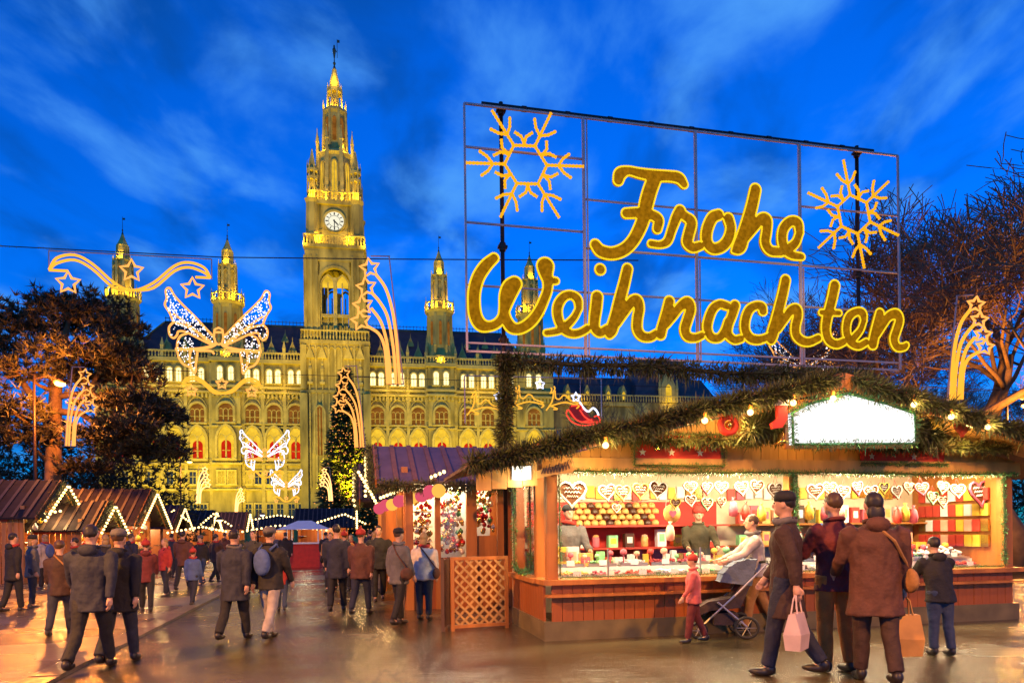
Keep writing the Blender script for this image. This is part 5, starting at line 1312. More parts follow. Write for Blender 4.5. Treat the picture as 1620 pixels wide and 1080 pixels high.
for key, (px, d, nm) in {'f': (392, 66, 'distant market hut left of the red-fronted kiosk'), 'g': (560, 60, 'distant market hut in front of the lit tree'), 'h': (470, 84, 'farthest market hut at the end of the alley')}.items():
    G[key] = lefthut(px, d, 4.0, 3.2, 2.3, 3.6, nm, 60 + ord(key), 'fir garland on the ' + nm, 'warm bulbs on the ' + nm, simple=True, n=16)
# hanging goods and toys at the hut fronts
bgm2 = MB(); bgm2.lathe([(.02,-.12),(.075,-.08),(.08,.02),(.03,.08),(.02,.12)], 7)
tm = [bgm2.mesh('hanging_toy', colmat(c), True) for c in (0,1,3,2,9,8)]
tn_ = ['red','yellow','pink','white','peach','gold']
for key, word in (('a','the hut below the pine'),('b','the small low hut'),('c','the long-roofed hut')):
    fr, o = G[key]; L = {'a':4.2,'b':2.6,'c':4.6}[key]; W = {'a':3.0,'b':2.2,'c':3.6}[key]; ez = {'a':2.35,'b':1.95,'c':2.15}[key]
    for k in range(14):
        c = (k*5 + ord(key)) % 6
        put_thing('hanging_toy', tm[c], fr.w(L-.05 - .25*(k % 2), -W/2 + .25 + (W-.5)*k/13, ez - .28 - .22*(k % 3)), 0, f'{tn_[c]} toy hung at the front of {word}, {nth(k)} along', 'toy', f'toys hung at the front of {word}')
    for k in range(8):
        c = (k*3 + 1) % 6
        put_thing('boxed_toy', tm[c], fr.w(L-.1, -W/2 + .3 + (W-.6)*k/7, 1.1), 0, f'{tn_[c]} toy standing on the counter of {word}, {nth(k)} along it', 'toy', f'toys on the counter of {word}', scale=1.3)
    # side display facing the camera: vertical boards and a small sign
    for k in range(9):
        m_ = MB(); x = L - 1.6 + k*.17; m_.box(x, x+.14, -W/2-.03, -W/2+.03, 0, ez-.05); m_.build('side_board', M['wood'], o)
    m_ = MB(); m_.box(L-1.5, L-.4, -W/2-.1, -W/2-.06, ez-.35, ez-.05); m_.build('side_sign', M['redpaint'], o)
# red-fronted kiosk with white canopy in the alley
kf = Frame(*at(478, 850, 31).xy, .1)
kio = thing('kiosk', 'red-fronted kiosk under a white canopy standing mid-alley', 'kiosk', kf.o, kf.a)
m_ = MB(); m_.box(-.75,.75,0,1.2,0,1.05); m_.build('body', M['red'], kio)
for sx in (-.7,.66):
    for y in (.05,1.1): m_ = MB(); m_.box(sx,sx+.05,y,y+.05,1.05,1.75); m_.build('post', M['white'], kio)
m_ = MB(); m_.add([(-1.05,-.3,1.7),(1.05,-.3,1.7),(1.05,1.5,1.7),(-1.05,1.5,1.7),(-.3,.6,2.1),(.3,.6,2.1)],[(0,1,5,4),(1,2,5),(2,3,4,5),(3,0,4),(3,2,1,0)]); m_.build('canopy', M['white'], kio)
m_ = MB(); m_.box(-.85,.85,-.1,.1,1.05,1.12); m_.build('counter', M['white'], kio)
lamp('kiosk_light', kio, (0,.4,1.6), 18, (1.0,.8,.5), .1)

# ================================================================ light ornaments hung over the alley
def polyline_rope(m_, pts, r, k=4):
    P = smooth_stroke([(x, z, 0) for x, z in pts], k) if len(pts) > 2 else [(x, z, 0) for x, z in pts]
    m_.tube([(p[0], 0, p[1]) for p in P], r, 5)
def star_rope(m_, cx, cz, r, rr_, ph=PI/2):
    P = [(cx + x, cz + z) for x, z in star_poly(r, 5, ph, .5)]; m_.tube([(x, -.01, z) for x, z in P], rr_, 4, True)
def face_cam(p): return math.atan2(-p.x, p.y) * .35
COM_S = [[(645,500),(700,580),(735,700),(755,850),(765,1000),(772,1105)],[(620,600),(670,660),(710,740),(735,880),(746,1000),(750,1105)],[(620,690),(670,760),(700,860),(715,980),(722,1105)],[(600,790),(660,830),(690,900),(700,1000),(705,1105)]]
COM_ST = [(615,470),(595,575),(575,675),(563,760)]
def comet(px, py_bot, d, hpx, flip, label, rope='rope', rr_=.044, hang=True):
    p = at(px, py_bot, d); k = hpx * d / F / (1105 - 420); s_ = -1 if flip else 1
    o = thing('comet_light', label, 'light ornament', p, face_cam(p))
    X = lambda x: s_*(x - 735)*k; Z = lambda y: (1105 - y)*k
    for q, st in enumerate(COM_S):
        m_ = MB(); polyline_rope(m_, [(X(x), Z(y)) for x, y in st], rr_); m_.build('tail', M[rope], o, True)
        m_ = MB(); cx, cy = COM_ST[q]; star_rope(m_, X(cx), Z(cy), 54*k, rr_*.9, PI/2 + s_*.15); m_.build('star', M['rope_far' if rope == 'rope_far' else 'rope'], o)
    m_ = MB(); m_.tube([(X(720),.05,Z(400)),(X(790),.05,Z(1105))], .018, 4); m_.tube([(X(620),.05,Z(400)),(X(725),.05,Z(400))], .018, 4); m_.tube([(X(700),.05,Z(1105)),(X(792),.05,Z(1105))], .018, 4); m_.build('frame', M['frame_pink'], o)
    return o
comet(622, 607, 19.5, 197, False, 'large comet light with four stars beside the clock tower')
comet(568, 707, 31, 125, False, 'comet light hanging in front of the lit Christmas tree')
comet(523, 792, 77, 52, False, 'tiny comet light beside the foot of the Christmas tree', 'rope_far', rr_=.06)
comet(112, 705, 24, 122, True, 'comet light hanging before the pine next to the orange street lamp', rr_=.034)
comet(314, 796, 67, 58, True, 'small comet light over the distant huts, larger of the two there', 'rope_far', rr_=.06)
comet(374, 811, 96, 40, True, 'tiny comet light over the distant huts, smaller of the two there', 'rope_far', rr_=.07)
comet(1514, 632, 14.2, 160, True, 'tall comet light before the bare tree, tail of dense amber lamps', 'rope_y', rr_=.036)

BF = {'up': [(510,500),(420,400),(330,300),(240,210),(160,120),(120,50),(85,75),(92,150),(75,210),(115,280),(150,370)], 'mid': [(150,290),(230,350),(330,430),(430,520),(510,570)],
      'lobe': [(150,370),(110,420),(115,490),(150,520),(180,490),(195,455),(260,460),(380,520),(500,580)], 'lobe2': [(150,370),(250,400),(380,470),(500,560)],
      'low': [(280,470),(210,500),(180,580),(190,690),(230,760),(290,790),(335,845),(345,760),(360,650)], 'low2': [(300,640),(290,720),(310,790)], 'bar': [(165,625),(350,620),(480,595),(530,565)], 'bar2': [(350,635),(480,635),(512,662)]}
def inside(poly, x, y):
    c = False; n = len(poly)
    for i in range(n):
        x1, y1 = poly[i]; x2, y2 = poly[i-1]
        if (y1 > y) != (y2 > y) and x < (x2-x1)*(y-y1)/(y2-y1+1e-12)+x1: c = not c
    return c
def butterfly(px, py, d, wpx, label, rr_=.042, led=.028, nled=300, white=False):
    """px, py: body centre"""
    p = at(px, py, d); k = wpx * d / F / 930.0
    o = thing('butterfly_light', label, 'light ornament', p, face_cam(p)); rn = random.Random(int(px))
    for s_ in (-1, 1):
        X = lambda x: s_*(555 - x)*k*-1 if s_ == 1 else (555 - x)*k; Z = lambda y: (500 - y)*k
        for nm in ('up','mid','lobe','lobe2','low','low2','bar','bar2'):
            m_ = MB(); polyline_rope(m_, [(X(x), Z(y)) for x, y in BF[nm]], rr_ * (1.5 if nm == 'bar' else 1)); m_.build('wing_rope' if 'bar' not in nm else 'wing_bar', M['led_b'] if white and nm not in ('bar','bar2') else M['rope'], o, True)
        m_ = MB(); pts = 0
        polys = [BF['up'] + [(500,560)], BF['low'] + [(300,480)], BF['lobe'] + [(500,560),(380,470),(250,400)]]
        while pts < nled:
            pl_ = polys[rn.choice((0,0,0,1,1,2))]; x, y = rn.uniform(75,510), rn.uniform(50,840)
            if inside(pl_, x, y): m_.octa((X(x), rn.uniform(-.04,.0), Z(y)), led*rn.uniform(.6,1.15)); pts += 1
        tag(m_.build('wing_led', M['led_w'] if not white else M['led_b'], o), kind='stuff')
    m_ = MB(); c = [(520,430),(555,412),(590,430),(600,500),(585,558),(555,572),(528,558),(512,500)]; m_.tube([((x-555)*k,0,(500-y)*k) for x, y in c], rr_, 5, True); m_.tube([(-28*k,0,45*k),(28*k,0,45*k)], rr_, 4); m_.build('body', M['rope'], o)
    return o
SW = [(205,940),(240,880),(320,860),(400,900),(500,990),(585,1022),(680,980),(780,890),(850,868),(920,890),(950,940)]
def swag(px, py, d, wpx, label, rr_=.046, framed=False):
    """px, py: middle of the dip"""
    p = at(px, py, d); k = wpx * d / F / 745.0
    o = thing('swag_light', label, 'light ornament', p, face_cam(p)); X = lambda x: (x-578)*k; Z = lambda y: (1022-y)*k
    for off in (0, 26):
        m_ = MB(); polyline_rope(m_, [(X(x + (0 if i in (0,10) else 0)), Z(y + (off if 0 < i < 10 and i != 5 else 0))) for i, (x, y) in enumerate(SW)], rr_); m_.build('swag_rope', M['rope_y'], o, True)
    for xa, xb in ((205,290),(880,950)):
        m_ = MB(); m_.tube([(X(xa),0,Z(942)),(X(xb),0,Z(942))], rr_, 5); m_.build('end_bar', M['rope_y'], o)
    for cx, cy in ((290,1000),(580,925),(865,1000)):
        m_ = MB(); star_rope(m_, X(cx), Z(cy), 56*k, rr_); m_.build('star', M['rope'], o)
    if framed:
        m_ = MB(); m_.tube([(X(200),.06,Z(842)),(X(955),.06,Z(842))], .02, 5); m_.tube([(X(200),.06,Z(842)),(X(200),.06,Z(945))], .018, 4); m_.tube([(X(955),.06,Z(842)),(X(955),.06,Z(945))], .018, 4); m_.build('frame', M['frame_pink'], o)
    return o
butterfly(346, 533, 26, 155, 'large butterfly light with white lamps in its wings before the turret')
swag(351, 622, 26.2, 118, 'wavy swag light with three stars just under the large butterfly', .044)
butterfly(419, 716, 55, 74, 'mid-size butterfly light over the distant stalls', .04, .04, 100, True)
swag(420, 755, 55.2, 56, 'small swag light under the mid-size butterfly', .045)
butterfly(453, 766, 85, 48, 'smallest butterfly light low over the end of the alley', .05, .055, 60, True)
swag(453, 793, 85.3, 40, 'tiny swag light under the smallest butterfly', .06)
swag(208, 459, 21, 236, 'wide swag light with three stars hung on the cable beside the outer turret', .042, True)
butterfly(1271, 575, 34, 100, 'butterfly light half hidden behind the greeting sign', .035, .035, 120)
# sleigh and reindeer
p0 = at(845, 640, 34); sk = 34 / F / 6.48
sl_ = thing('sleigh_light', 'light figure of three reindeer pulling a red sleigh under white stars', 'light ornament', p0, .15)
RX = lambda x: (x - 810)*sk; RZ = lambda y: (324 - y)*sk
DEER = [[(120,440),(150,400),(185,340),(196,260),(160,262)],[(172,258),(182,222),(172,205)],[(196,250),(214,215),(205,190)],[(215,235),(222,310),(262,322),(300,284),(340,292),(370,330),(462,362)],[(150,400),(215,380),(320,356),(462,384)],[(150,388),(242,424),(196,428)],[(440,370),(466,392),(440,415)]]
for ox, oy in ((0,0),(445,-62),(815,-60)):
    for st in DEER:
        m_ = MB(); polyline_rope(m_, [(RX(x+ox), RZ(y+oy)) for x, y in st], .034, 3); m_.build('reindeer_rope', M['rope_y'], sl_, True)
for st in ([(1145,420),(1200,490),(1300,530),(1420,520),(1510,498)],[(1145,410),(1170,370),(1250,470),(1350,500),(1500,488)],[(1290,370),(1340,440),(1420,488)],[(1440,440),(1480,430),(1510,480)],[(1200,330),(1300,322),(1320,370)],[(1300,500),(1420,470)]):
    m_ = MB(); polyline_rope(m_, [(RX(x), RZ(y)) for x, y in st], .036, 3); m_.build('sleigh_rope', M['rope_r'], sl_, True)
m_ = MB(); m_.prism([(RX(x),RZ(y)) for x, y in ((1180,330),(1310,322),(1400,440),(1490,470),(1480,500),(1300,500),(1190,440))], .03, .05); m_.build('sleigh_panel', M['red'], sl_)
m_ = MB(); polyline_rope(m_, [(RX(x),RZ(y)) for x, y in ((1290,290),(1330,350),(1380,386),(1430,350),(1470,380),(1490,425))], .05, 4); m_.build('star_trail', M['led_b'], sl_, True)
for cx, cy in ((445,250),(875,115),(1250,240)):
    m_ = MB(); star_rope(m_, RX(cx), RZ(cy), 50*sk, .045); m_.build('star', M['led_b'], sl_)
m_ = MB(); m_.tube([(RX(100),.05,RZ(40)),(RX(1525),.05,RZ(40))], .03, 4); m_.tube([(RX(1525),.05,RZ(40)),(RX(1525),.05,RZ(520))], .03, 4); m_.tube([(RX(1300),.05,RZ(40)),(RX(1300),.05,RZ(300))], .015, 4); m_.tube([(RX(100),.05,RZ(40)),(RX(100),.05,RZ(520))], .03, 4); m_.build('frame', M['frame_pink'], sl_)

# cables across the alley
def cable(label, pts, r=.018, sag=0.):
    P = [Vector(p) for p in pts]
    if len(P) == 2:
        a, b = P; P = [a.lerp(b, i/12) - Vector((0,0,sag*4*(i/12)*(1-i/12))) for i in range(13)]
    m_ = MB(); m_.tube(P, r, 5); return tag(m_.build('cable', M['cable']), label, 'cable')
cable('black cable spanning the alley and carrying the wide swag light', [at(-60,386,21), at(350,407,20.6), at(620,410,19.6), at(1010,412,18)], .016)
cable('thin cable above the comet by the street lamp', [at(-40,570,31), at(320,588,31)], .02)
cable('thin cable from which the sleigh light hangs', [at(560,596,34), at(1060,612,34)], .014)
cable('thin cable at the height of the upper windows before the tower', [at(440,592,31), at(600,596,31)], .014)
cable('loose cable at the hut roofs below the pine', [at(-20,672,26), at(110,676,27)], .016)
cable('thin cable from the bare tree across the sky', [at(1380,522,24), at(1660,512,24)], .014)
for i, (x0, y0, x1, y1) in enumerate(((1180,600,1650,620),)):
    cable('thin lit wire behind the stall ridge', [at(x0,y0,20), at(x1,y1,20)], .012)

# more strings of warm bulbs over the market
for lb, pts, n, r in (('string of warm bulbs along the eave of the hut below the pine', [at(0,800,22.5), at(60,812,23), at(100,806,23.4)], 12, .045),
    ('string of warm bulbs along the eave of the long-roofed hut', [at(128,806,27.5), at(190,812,27.8), at(232,806,28)], 14, .05),
    ('bulbs slung low before the distant huts', [at(262,842,36), at(320,832,38), at(360,840,40)], 16, .06),
    ('bulbs slung over the alley beyond the red kiosk', [at(372,842,50), at(440,830,52), at(520,838,54)], 20, .075),
    ('bulbs on the distant stall row near the lit tree', [at(500,826,46), at(545,812,48), at(580,828,50)], 16, .07),
    ('bulbs hung under the ornament hut gable', [at(566,742,15.2), at(584,772,15.4), at(600,802,15.6)], 12, .035),
    ('bulbs at the end of the alley under the smallest butterfly', [at(396,822,70), at(440,814,72), at(500,822,74)], 18, .09),
    ('bulbs on the far hut beside the tall lamp post', [at(258,822,37), at(275,806,37.5), at(300,824,38)], 12, .055),
    ('bulbs on the stall past the far huts', [at(316,830,49), at(338,812,50), at(368,832,51)], 12, .07)):
    light_string(lb, pts, n, r)

# ================================================================ trees
def bare_tree(label, base, height, seed, trunk_r, spread=1.0, lean=(0,0), fork=.35, levels=5, kids=(3,4), mtl='twig', top=None):
    rn = random.Random(seed); o = thing('bare_tree', label, 'tree', base)
    T = MB(); B = MB(); W = MB()
    def grow(p, d, ln, r, lv):
        n = 4 if lv < 3 else 3; pts = [p]; rs = [r]; c = p.copy(); dd = d.copy()
        for i in range(n):
            dd = (dd + Vector((rn.gauss(0,.16),rn.gauss(0,.16),rn.gauss(0,.10)+ (.06 if lv > 1 else 0)))).normalized()
            c = c + dd * (ln/n); pts.append(c.copy()); rs.append(max(.013, r*(1-.5*(i+1)/n)))
        (T if lv == 0 else B if lv < 3 else W).tube(pts, rs, 9 if lv == 0 else 6 if lv < 3 else 3, cap=lv < 3)
        if lv >= levels: return
        k = rn.randint(*kids) + (1 if lv >= 1 else 0)
        for j in range(k):
            q = rn.uniform(.45, 1.0) if lv else rn.uniform(.75, 1.0); f = q*n; i = min(n-1, int(f)); s_ = pts[i].lerp(pts[i+1], f-i)
            a = Vector((rn.gauss(0,1),rn.gauss(0,1),rn.gauss(0,.6))); a = (a - dd*a.dot(dd)).normalized()
            nd = (dd*(.75 if lv else .55) + a*rn.uniform(.55,1.0)*spread + Vector((0,0,.12))).normalized()
            grow(s_, nd, ln*rn.uniform(.55,.82), r*(1-.5*q)*rn.uniform(.5,.72), lv+1)
    grow(Vector((0,0,0)), Vector((lean[0],lean[1],1)).normalized(), height*fork, trunk_r, 0)
    T.build('trunk', M['bark'], o, True); B.build('limbs', M['bark'], o, True)
    tag(W.build('twigs', M[mtl], o), kind='stuff')
    return o
bt_ = at(1606, 800, 22); bt_.z = 0
bare_tree('big gnarled bare tree behind the stall with orange-lit limbs', bt_, 13.6, 5, .46, 1.15, (-.06,0), .40, 6, (3,4))
bt_ = at(1470, 800, 31); bt_.z = 0
bare_tree('bare tree between the greeting sign and the comet', bt_, 14.5, 8, .34, 1.1, (0,0), .40, 6, (3,4))
bt_ = at(1660, 800, 27); bt_.z = 0
bare_tree('bare tree cut off by the picture edge', bt_, 14.5, 19, .4, 1.1, (-.05,0), .40, 6, (3,4))
bt_ = at(1330, 800, 48); bt_.z = 0
bare_tree('bare tree showing through the word Weihnachten', bt_, 17.5, 9, .34, 1.0, (0,0), .38, 6, (3,4))
bt_ = at(1180, 800, 62); bt_.z = 0
bare_tree('bare tree behind the stall gable under the sign', bt_, 13.5, 21, .32, 1.0, (0,0), .38, 5, (3,4))
bt_ = at(985, 800, 60); bt_.z = 0
bare_tree('bare tree before the dim side wing', bt_, 15.5, 14, .3, .9, (0,0), .38, 5, (3,4))
bt_ = at(1570, 800, 52); bt_.z = 0
bare_tree('distant bare tree behind the orange-lit limbs', bt_, 17, 33, .34, 1.1, (0,0), .38, 6, (3,4))

# broad dark pine over the huts, lit from below by the lamp
def tuft(m_, c, d, r, n, rn):
    for i in range(n):
        v = (d + Vector((rn.gauss(0,.75),rn.gauss(0,.75),rn.gauss(0,.6)))).normalized(); e = c + v*r*rn.uniform(.6,1.15)
        s_ = v.cross(Vector((rn.gauss(0,1),rn.gauss(0,1),rn.gauss(0,1)))).normalized()*r*.10
        m_.add([c - s_, c + s_, e], [(0,1,2)])
def pine(label, base, trunks, pads, seed, tr=.34):
    rn = random.Random(seed); o = thing('pine_tree', label, 'tree', base)
    T = MB()
    for pts, rs in trunks: T.tube([Vector(p) for p in pts], rs, 10)
    T.build('trunk', M['bark'], o, True)
    L_ = MB(); C = MB()
    tops = [Vector(pts[i]) for pts, rs in trunks for i in range(1, len(pts))]
    for (x, y, z, rx, rz_, n) in pads:
        c = Vector((x, y, z)); s_ = min(tops, key=lambda t: (t - c).length + max(0, t.z - c.z)*2)
        mid = s_.lerp(c, .55) + Vector((0,0,rn.uniform(-.3,.2))); L_.tube([s_, mid, c], [.11,.07,.03], 6)
        for k in range(n):
            a = rn.random()*2*PI; q = rn.random()**.5; hz = rn.gauss(0,.42)
            p = c + Vector((rx*q*math.cos(a), rx*.9*q*math.sin(a), rz_*hz + .25*rz_*(1-q)))
            if k % 7 == 0: L_.tube([c.lerp(p,.15), p], [.022,.008], 3, cap=False)
            tuft(C, p, Vector((math.cos(a)*.5, math.sin(a)*.5, .75)), .36, 9, rn)
    L_.build('limbs', M['bark'], o, True); tag(C.build('crown', M['pine'], o), kind='stuff')
    return o
PD = 31.0
pb_ = at(78, 800, PD); pb_.z = 0
def pl_(px, py, dd=0.): q = at(px, py, PD + dd); return (q.x - pb_.x, q.y - pb_.y, q.z)
rn = random.Random(91); pads = []
for (px, py, rx, rz_, n, dd) in ((10,545,1.7,.9,95,0),(60,515,1.6,.9,95,1),(110,500,1.5,.8,90,0),(150,490,1.3,.7,80,.5),(185,520,1.2,.7,75,0),(40,590,2.0,.8,95,-1),(120,560,1.8,.9,110,-1),(175,560,1.4,.7,85,0),(210,590,1.2,.55,70,0),(225,640,1.3,.6,80,-1),(255,660,1.1,.5,65,0),(180,640,1.5,.7,80,-1),
      (240,700,1.2,.55,75,-1.5),(195,715,1.3,.6,75,-1),(265,720,.9,.4,45,-1),(15,650,1.5,.7,85,-2),(30,690,1.4,.7,80,-1),(130,740,1.1,.4,45,0),(-20,500,1.8,.9,85,0),(-50,570,2.,1.,95,0),(-40,650,1.8,.9,80,0),(85,480,1.0,.5,50,0),(200,675,1.2,.6,70,-2.5),(160,600,1.4,.6,75,1),(150,690,1.2,.5,55,-2)):
    pads.append((*pl_(px, py, dd), rx*1.1, rz_, int(n*2.6)))
trunks = [([(0,0,0),pl_(84,740),pl_(86,680),pl_(88,620),pl_(95,560),pl_(110,505)],[.36,.33,.30,.26,.2,.08]), ([pl_(86,690),pl_(60,640),pl_(25,590),pl_(0,540)],[.2,.17,.12,.05]), ([pl_(88,650),pl_(130,655),pl_(180,690),pl_(220,705)],[.17,.13,.09,.04]), ([pl_(88,628),pl_(140,620),pl_(200,640)],[.15,.1,.04])]
pine('broad dark pine over the huts lit orange from the street lamp', pb_, trunks, pads, 92)

# Christmas tree with fairy lights
def xmas(label, base, H, R, seed):
    rn = random.Random(seed); o = thing('christmas_tree', label, 'tree', base)
    T = MB(); T.tube([(0,0,0),(0,0,H*.5),(0,0,H)], [.45,.28,.04], 8); T.build('trunk', M['bark'], o, True)
    C = MB(); Lt = MB(); S_ = MB()
    for k in range(4600):
        q = 1 - (1 - rn.random())**.62*.985; z = H*(.06 + .94*q); r = R*(1-q)**.9*(.9+.2*math.sin(k*1.7)) + .12
        a = rn.random()*2*PI; rr_ = r*rn.uniform(.55,1.05); p = Vector((rr_*math.cos(a), rr_*math.sin(a), z - rr_*.22))
        d = Vector((math.cos(a), math.sin(a), -.15)); ln = .85 + .4*rn.random(); 
        for j in range(3):
            v = (d + Vector((rn.gauss(0,.35),rn.gauss(0,.35),rn.gauss(0,.3)))).normalized(); s_ = v.cross(Vector((rn.gauss(0,1),rn.gauss(0,1),rn.gauss(0,1)))).normalized()*.16
            C.add([p - v*.3, p + v*.25*ln + s_, p + v*ln, p + v*.25*ln - s_], [(0,1,2,3)])
        if k % 4 == 0: Lt.octa(p + d*.6, .10)
    tag(C.build('crown', [M['fir'], M['fir_dark']], o), kind='stuff'); tag(Lt.build('fairy_lights', M['rope'], o), kind='stuff')
cb = at(549, 800, 108); cb.z = 0
xmas('tall lit Christmas tree before the clock tower', cb, 27.2, 4.6, 3)

# dark bushes and shrubs that close the gaps under the facade
def bush(label, base, w_, h_, seed, mtl='fir_dark', n=900, cat='bush'):
    rn = random.Random(seed); o = thing('bush', label, cat, base); C = MB()
    for k in range(n):
        a = rn.random()*2*PI; q = rn.random()**.5; z = rn.random(); rr_ = w_*q*(1 - .45*z*z); p = Vector((rr_*math.cos(a), rr_*.6*math.sin(a), h_*z*(.85+.3*math.sin(3*a))))
        tuft(C, p, Vector((math.cos(a)*.4, math.sin(a)*.4, .7)), .42, 6, rn)
    T = MB()
    for k in range(5): T.tube([(0,0,0),(rn.uniform(-.5,.5)*w_,rn.uniform(-.3,.3)*w_,h_*.7)], [.06,.02], 5)
    T.build('stems', M['bark'], o); tag(C.build('foliage', M[mtl], o), kind='stuff')
for px, d, w_, h_, l_ in ((20,42,6.0,7.5,'dark shrub behind the hut at the picture edge'),(120,44,6.0,7.6,'dark shrub behind the small low hut'),(205,46,5.0,6.5,'dark shrub behind the long-roofed hut'),(1150,70,6,7,'dark shrub mass behind the stall gable'),(1400,60,7,9,'dark shrub mass behind the far end of the sign'),(1560,58,7,8,'dark shrub mass behind the tall comet light')):
    q = at(px, 800, d); q.z = 0; bush(l_, q, w_, h_, int(px), n=int(1500*w_*h_/22))

# ================================================================ street lamps
def street_lamp(label, px, py, d, power, lens='sodium', col=(1.0,.42,.08), arm=.8, side=1, pos=None, hgt=None, globe=False):
    p = at(px, py, d) if pos is None else Vector((pos[0], pos[1], hgt)); o = thing('street_lamp', label, 'street lamp', (p.x - side*arm, p.y, 0)); h = p.z
    m_ = MB(); m_.tube([(0,0,0),(0,0,h*.5),(0,0,h+.35)], [.09,.07,.045], 8); m_.lathe([(.16,0),(.16,.6),(.1,.75)], 8); m_.build('pole', M['metal_dark'], o, True)
    m_ = MB(); m_.tube([(0,0,h+.2),(side*arm*.5,0,h+.3),(side*arm,0,h+.14)], .03, 6); m_.build('arm', M['metal_dark'], o)
    m_ = MB(); m_.lathe([(.05,h+.2),(.2,h+.12),(.26,h+.02),(.24,h)], 12, (side*arm,0)); m_.build('hood', M['metal_dark'], o, True)
    m_ = MB(); m_.sphere((side*arm,0,h-.02), .2, 12, 8, .55); m_.build('lens', M[lens], o, True)
    if globe: lamp('street_lamp_light', o, (side*arm,-.35,h-.1), power, col, .2)
    else: lamp('street_lamp_light', o, (side*arm,0,h-.2), power, col, .2, 'SPOT', spot_size=math.radians(172), spot_blend=.25)
street_lamp('street lamp with orange glowing head before the pine', 95, 606, 28, 4200, col=(1.0,.27,.03), arm=1.05, globe=True)
street_lamp('orange street lamp beside the red curtained windows', 300, 730, 60, 2500)
street_lamp('low starry white lamp over the distant huts', 347, 822, 45, 120, 'bulb_w', (1.0,.8,.5), .4)
street_lamp('low cool white lamp before the small comet', 415, 814, 60, 160, 'led_w', (.95,.95,1.0), .4)
street_lamp('street lamp behind the bare tree', 1625, 640, 27, 2600, side=1, globe=True)
street_lamp('street lamp behind the sweets stall lighting the bare tree', 1530, 706, 18.5, 2600, side=-1, arm=.5, col=(1.0,.36,.06), globe=True)
street_lamp('added unseen street lamp beside the camera warming the foreground', 0, 0, 0, 12500, col=(1.0,.40,.045), pos=(-8.5,2.5), hgt=7.2, side=1)  # unseen lamp, added to warm the foreground and pavement
street_lamp('added unseen street lamp behind the camera lighting the sweets stall front', 0, 0, 0, 6000, pos=(6.0,-.5), hgt=7.2, side=-1)  # added lamp out of view, brightens stall front and nearby ground

# ================================================================ people
def cmat(name, col, rough=.8): return mat(name, col, rough, var=.25, scale=7, bump=.5, bscale=10)
CL = {'navy': cmat('navy_cloth',(.02,.022,.04)), 'black': cmat('black_cloth',(.014,.012,.014)), 'brown': cmat('brown_cloth',(.10,.035,.02)), 'darkbrown': cmat('dark_brown_cloth',(.045,.02,.014)), 'grey': cmat('grey_cloth',(.12,.11,.11)),
      'lightgrey': cmat('light_grey_cloth',(.38,.32,.30)), 'jeans': cmat('denim',(.035,.05,.10)), 'tan': cmat('tan_cloth',(.36,.17,.05)), 'red': cmat('red_wool',(.38,.03,.02)), 'pink': cmat('pink_padded',(.50,.10,.10)), 'white': cmat('pale_cloth',(.62,.55,.48)),
      'olive': cmat('olive_cloth',(.07,.06,.03)), 'orange': cmat('orange_cloth',(.42,.13,.02)), 'maroon': cmat('maroon_cloth',(.13,.018,.02)), 'blue': cmat('blue_cloth',(.06,.10,.26))}
HAIR = {'dark': mat('dark_hair',(.02,.013,.01),.5), 'brown': mat('brown_hair',(.07,.035,.015),.5), 'fair': mat('fair_hair',(.28,.17,.07),.5), 'grey': mat('grey_hair',(.3,.28,.26),.5)}
M['shoe'] = mat('shoe_leather', (.02,.014,.012), .4)
TS = bpy.data.scenes.new('tmp'); TV = TS.view_layers[0]
from mathutils import noise as mnoise
def remesh(m_, name, mats, voxel, smooth_it=6, folds=0.):
    me = m_.mesh('tmp', mats); o = bpy.data.objects.new('tmp', me); TS.collection.objects.link(o)
    r = o.modifiers.new('r', 'REMESH'); r.mode = 'VOXEL'; r.voxel_size = voxel; r.use_smooth_shade = True
    s_ = o.modifiers.new('s', 'SMOOTH'); s_.iterations = smooth_it; s_.factor = .5
    TV.update(); out = bpy.data.meshes.new_from_object(o.evaluated_get(TV.depsgraph)); out.name = name
    bpy.data.objects.remove(o); bpy.data.meshes.remove(me)
    out.materials.clear(); out.materials.append(mats)
    if folds:
        n_ = len(out.vertices); co = np.empty(n_*3, np.float32); no = np.empty(n_*3, np.float32); out.vertices.foreach_get('co', co); out.vertices.foreach_get('normal', no)
        co = co.reshape(-1,3); no = no.reshape(-1,3); sd_ = RND.uniform(0,50)
        d = np.array([mnoise.noise((p[0]*9+sd_, p[1]*9, p[2]*5)) + .5*mnoise.noise((p[0]*20, p[1]*20+sd_, p[2]*11)) for p in co.tolist()], np.float32)
        co += no*(d*folds)[:,None]; out.vertices.foreach_set('co', co.ravel()); out.update()
    return out
def ell(m_, c, rx, ry, rz_, n=12, k=8):
    st = len(m_.v); m_.sphere((0,0,0), 1, n, k); m_.xf(Matrix.Translation(c) @ Matrix.Diagonal((rx,ry,rz_,1)), st)
def loft(m_, rings, n=16):
    vs_ = []; fs = []
    for (cx, cy, z, rx, ry) in rings:
        for j in range(n): t = 2*PI*j/n; vs_.append((cx+rx*math.cos(t), cy+ry*math.sin(t), z))
    for i in range(len(rings)-1):
        for j in range(n): fs.append((i*n+j, i*n+(j+1)%n, (i+1)*n+(j+1)%n, (i+1)*n+j))
    fs.append(tuple(range(n-1,-1,-1))); fs.append(tuple((len(rings)-1)*n+j for j in range(n))); m_.add(vs_, fs)
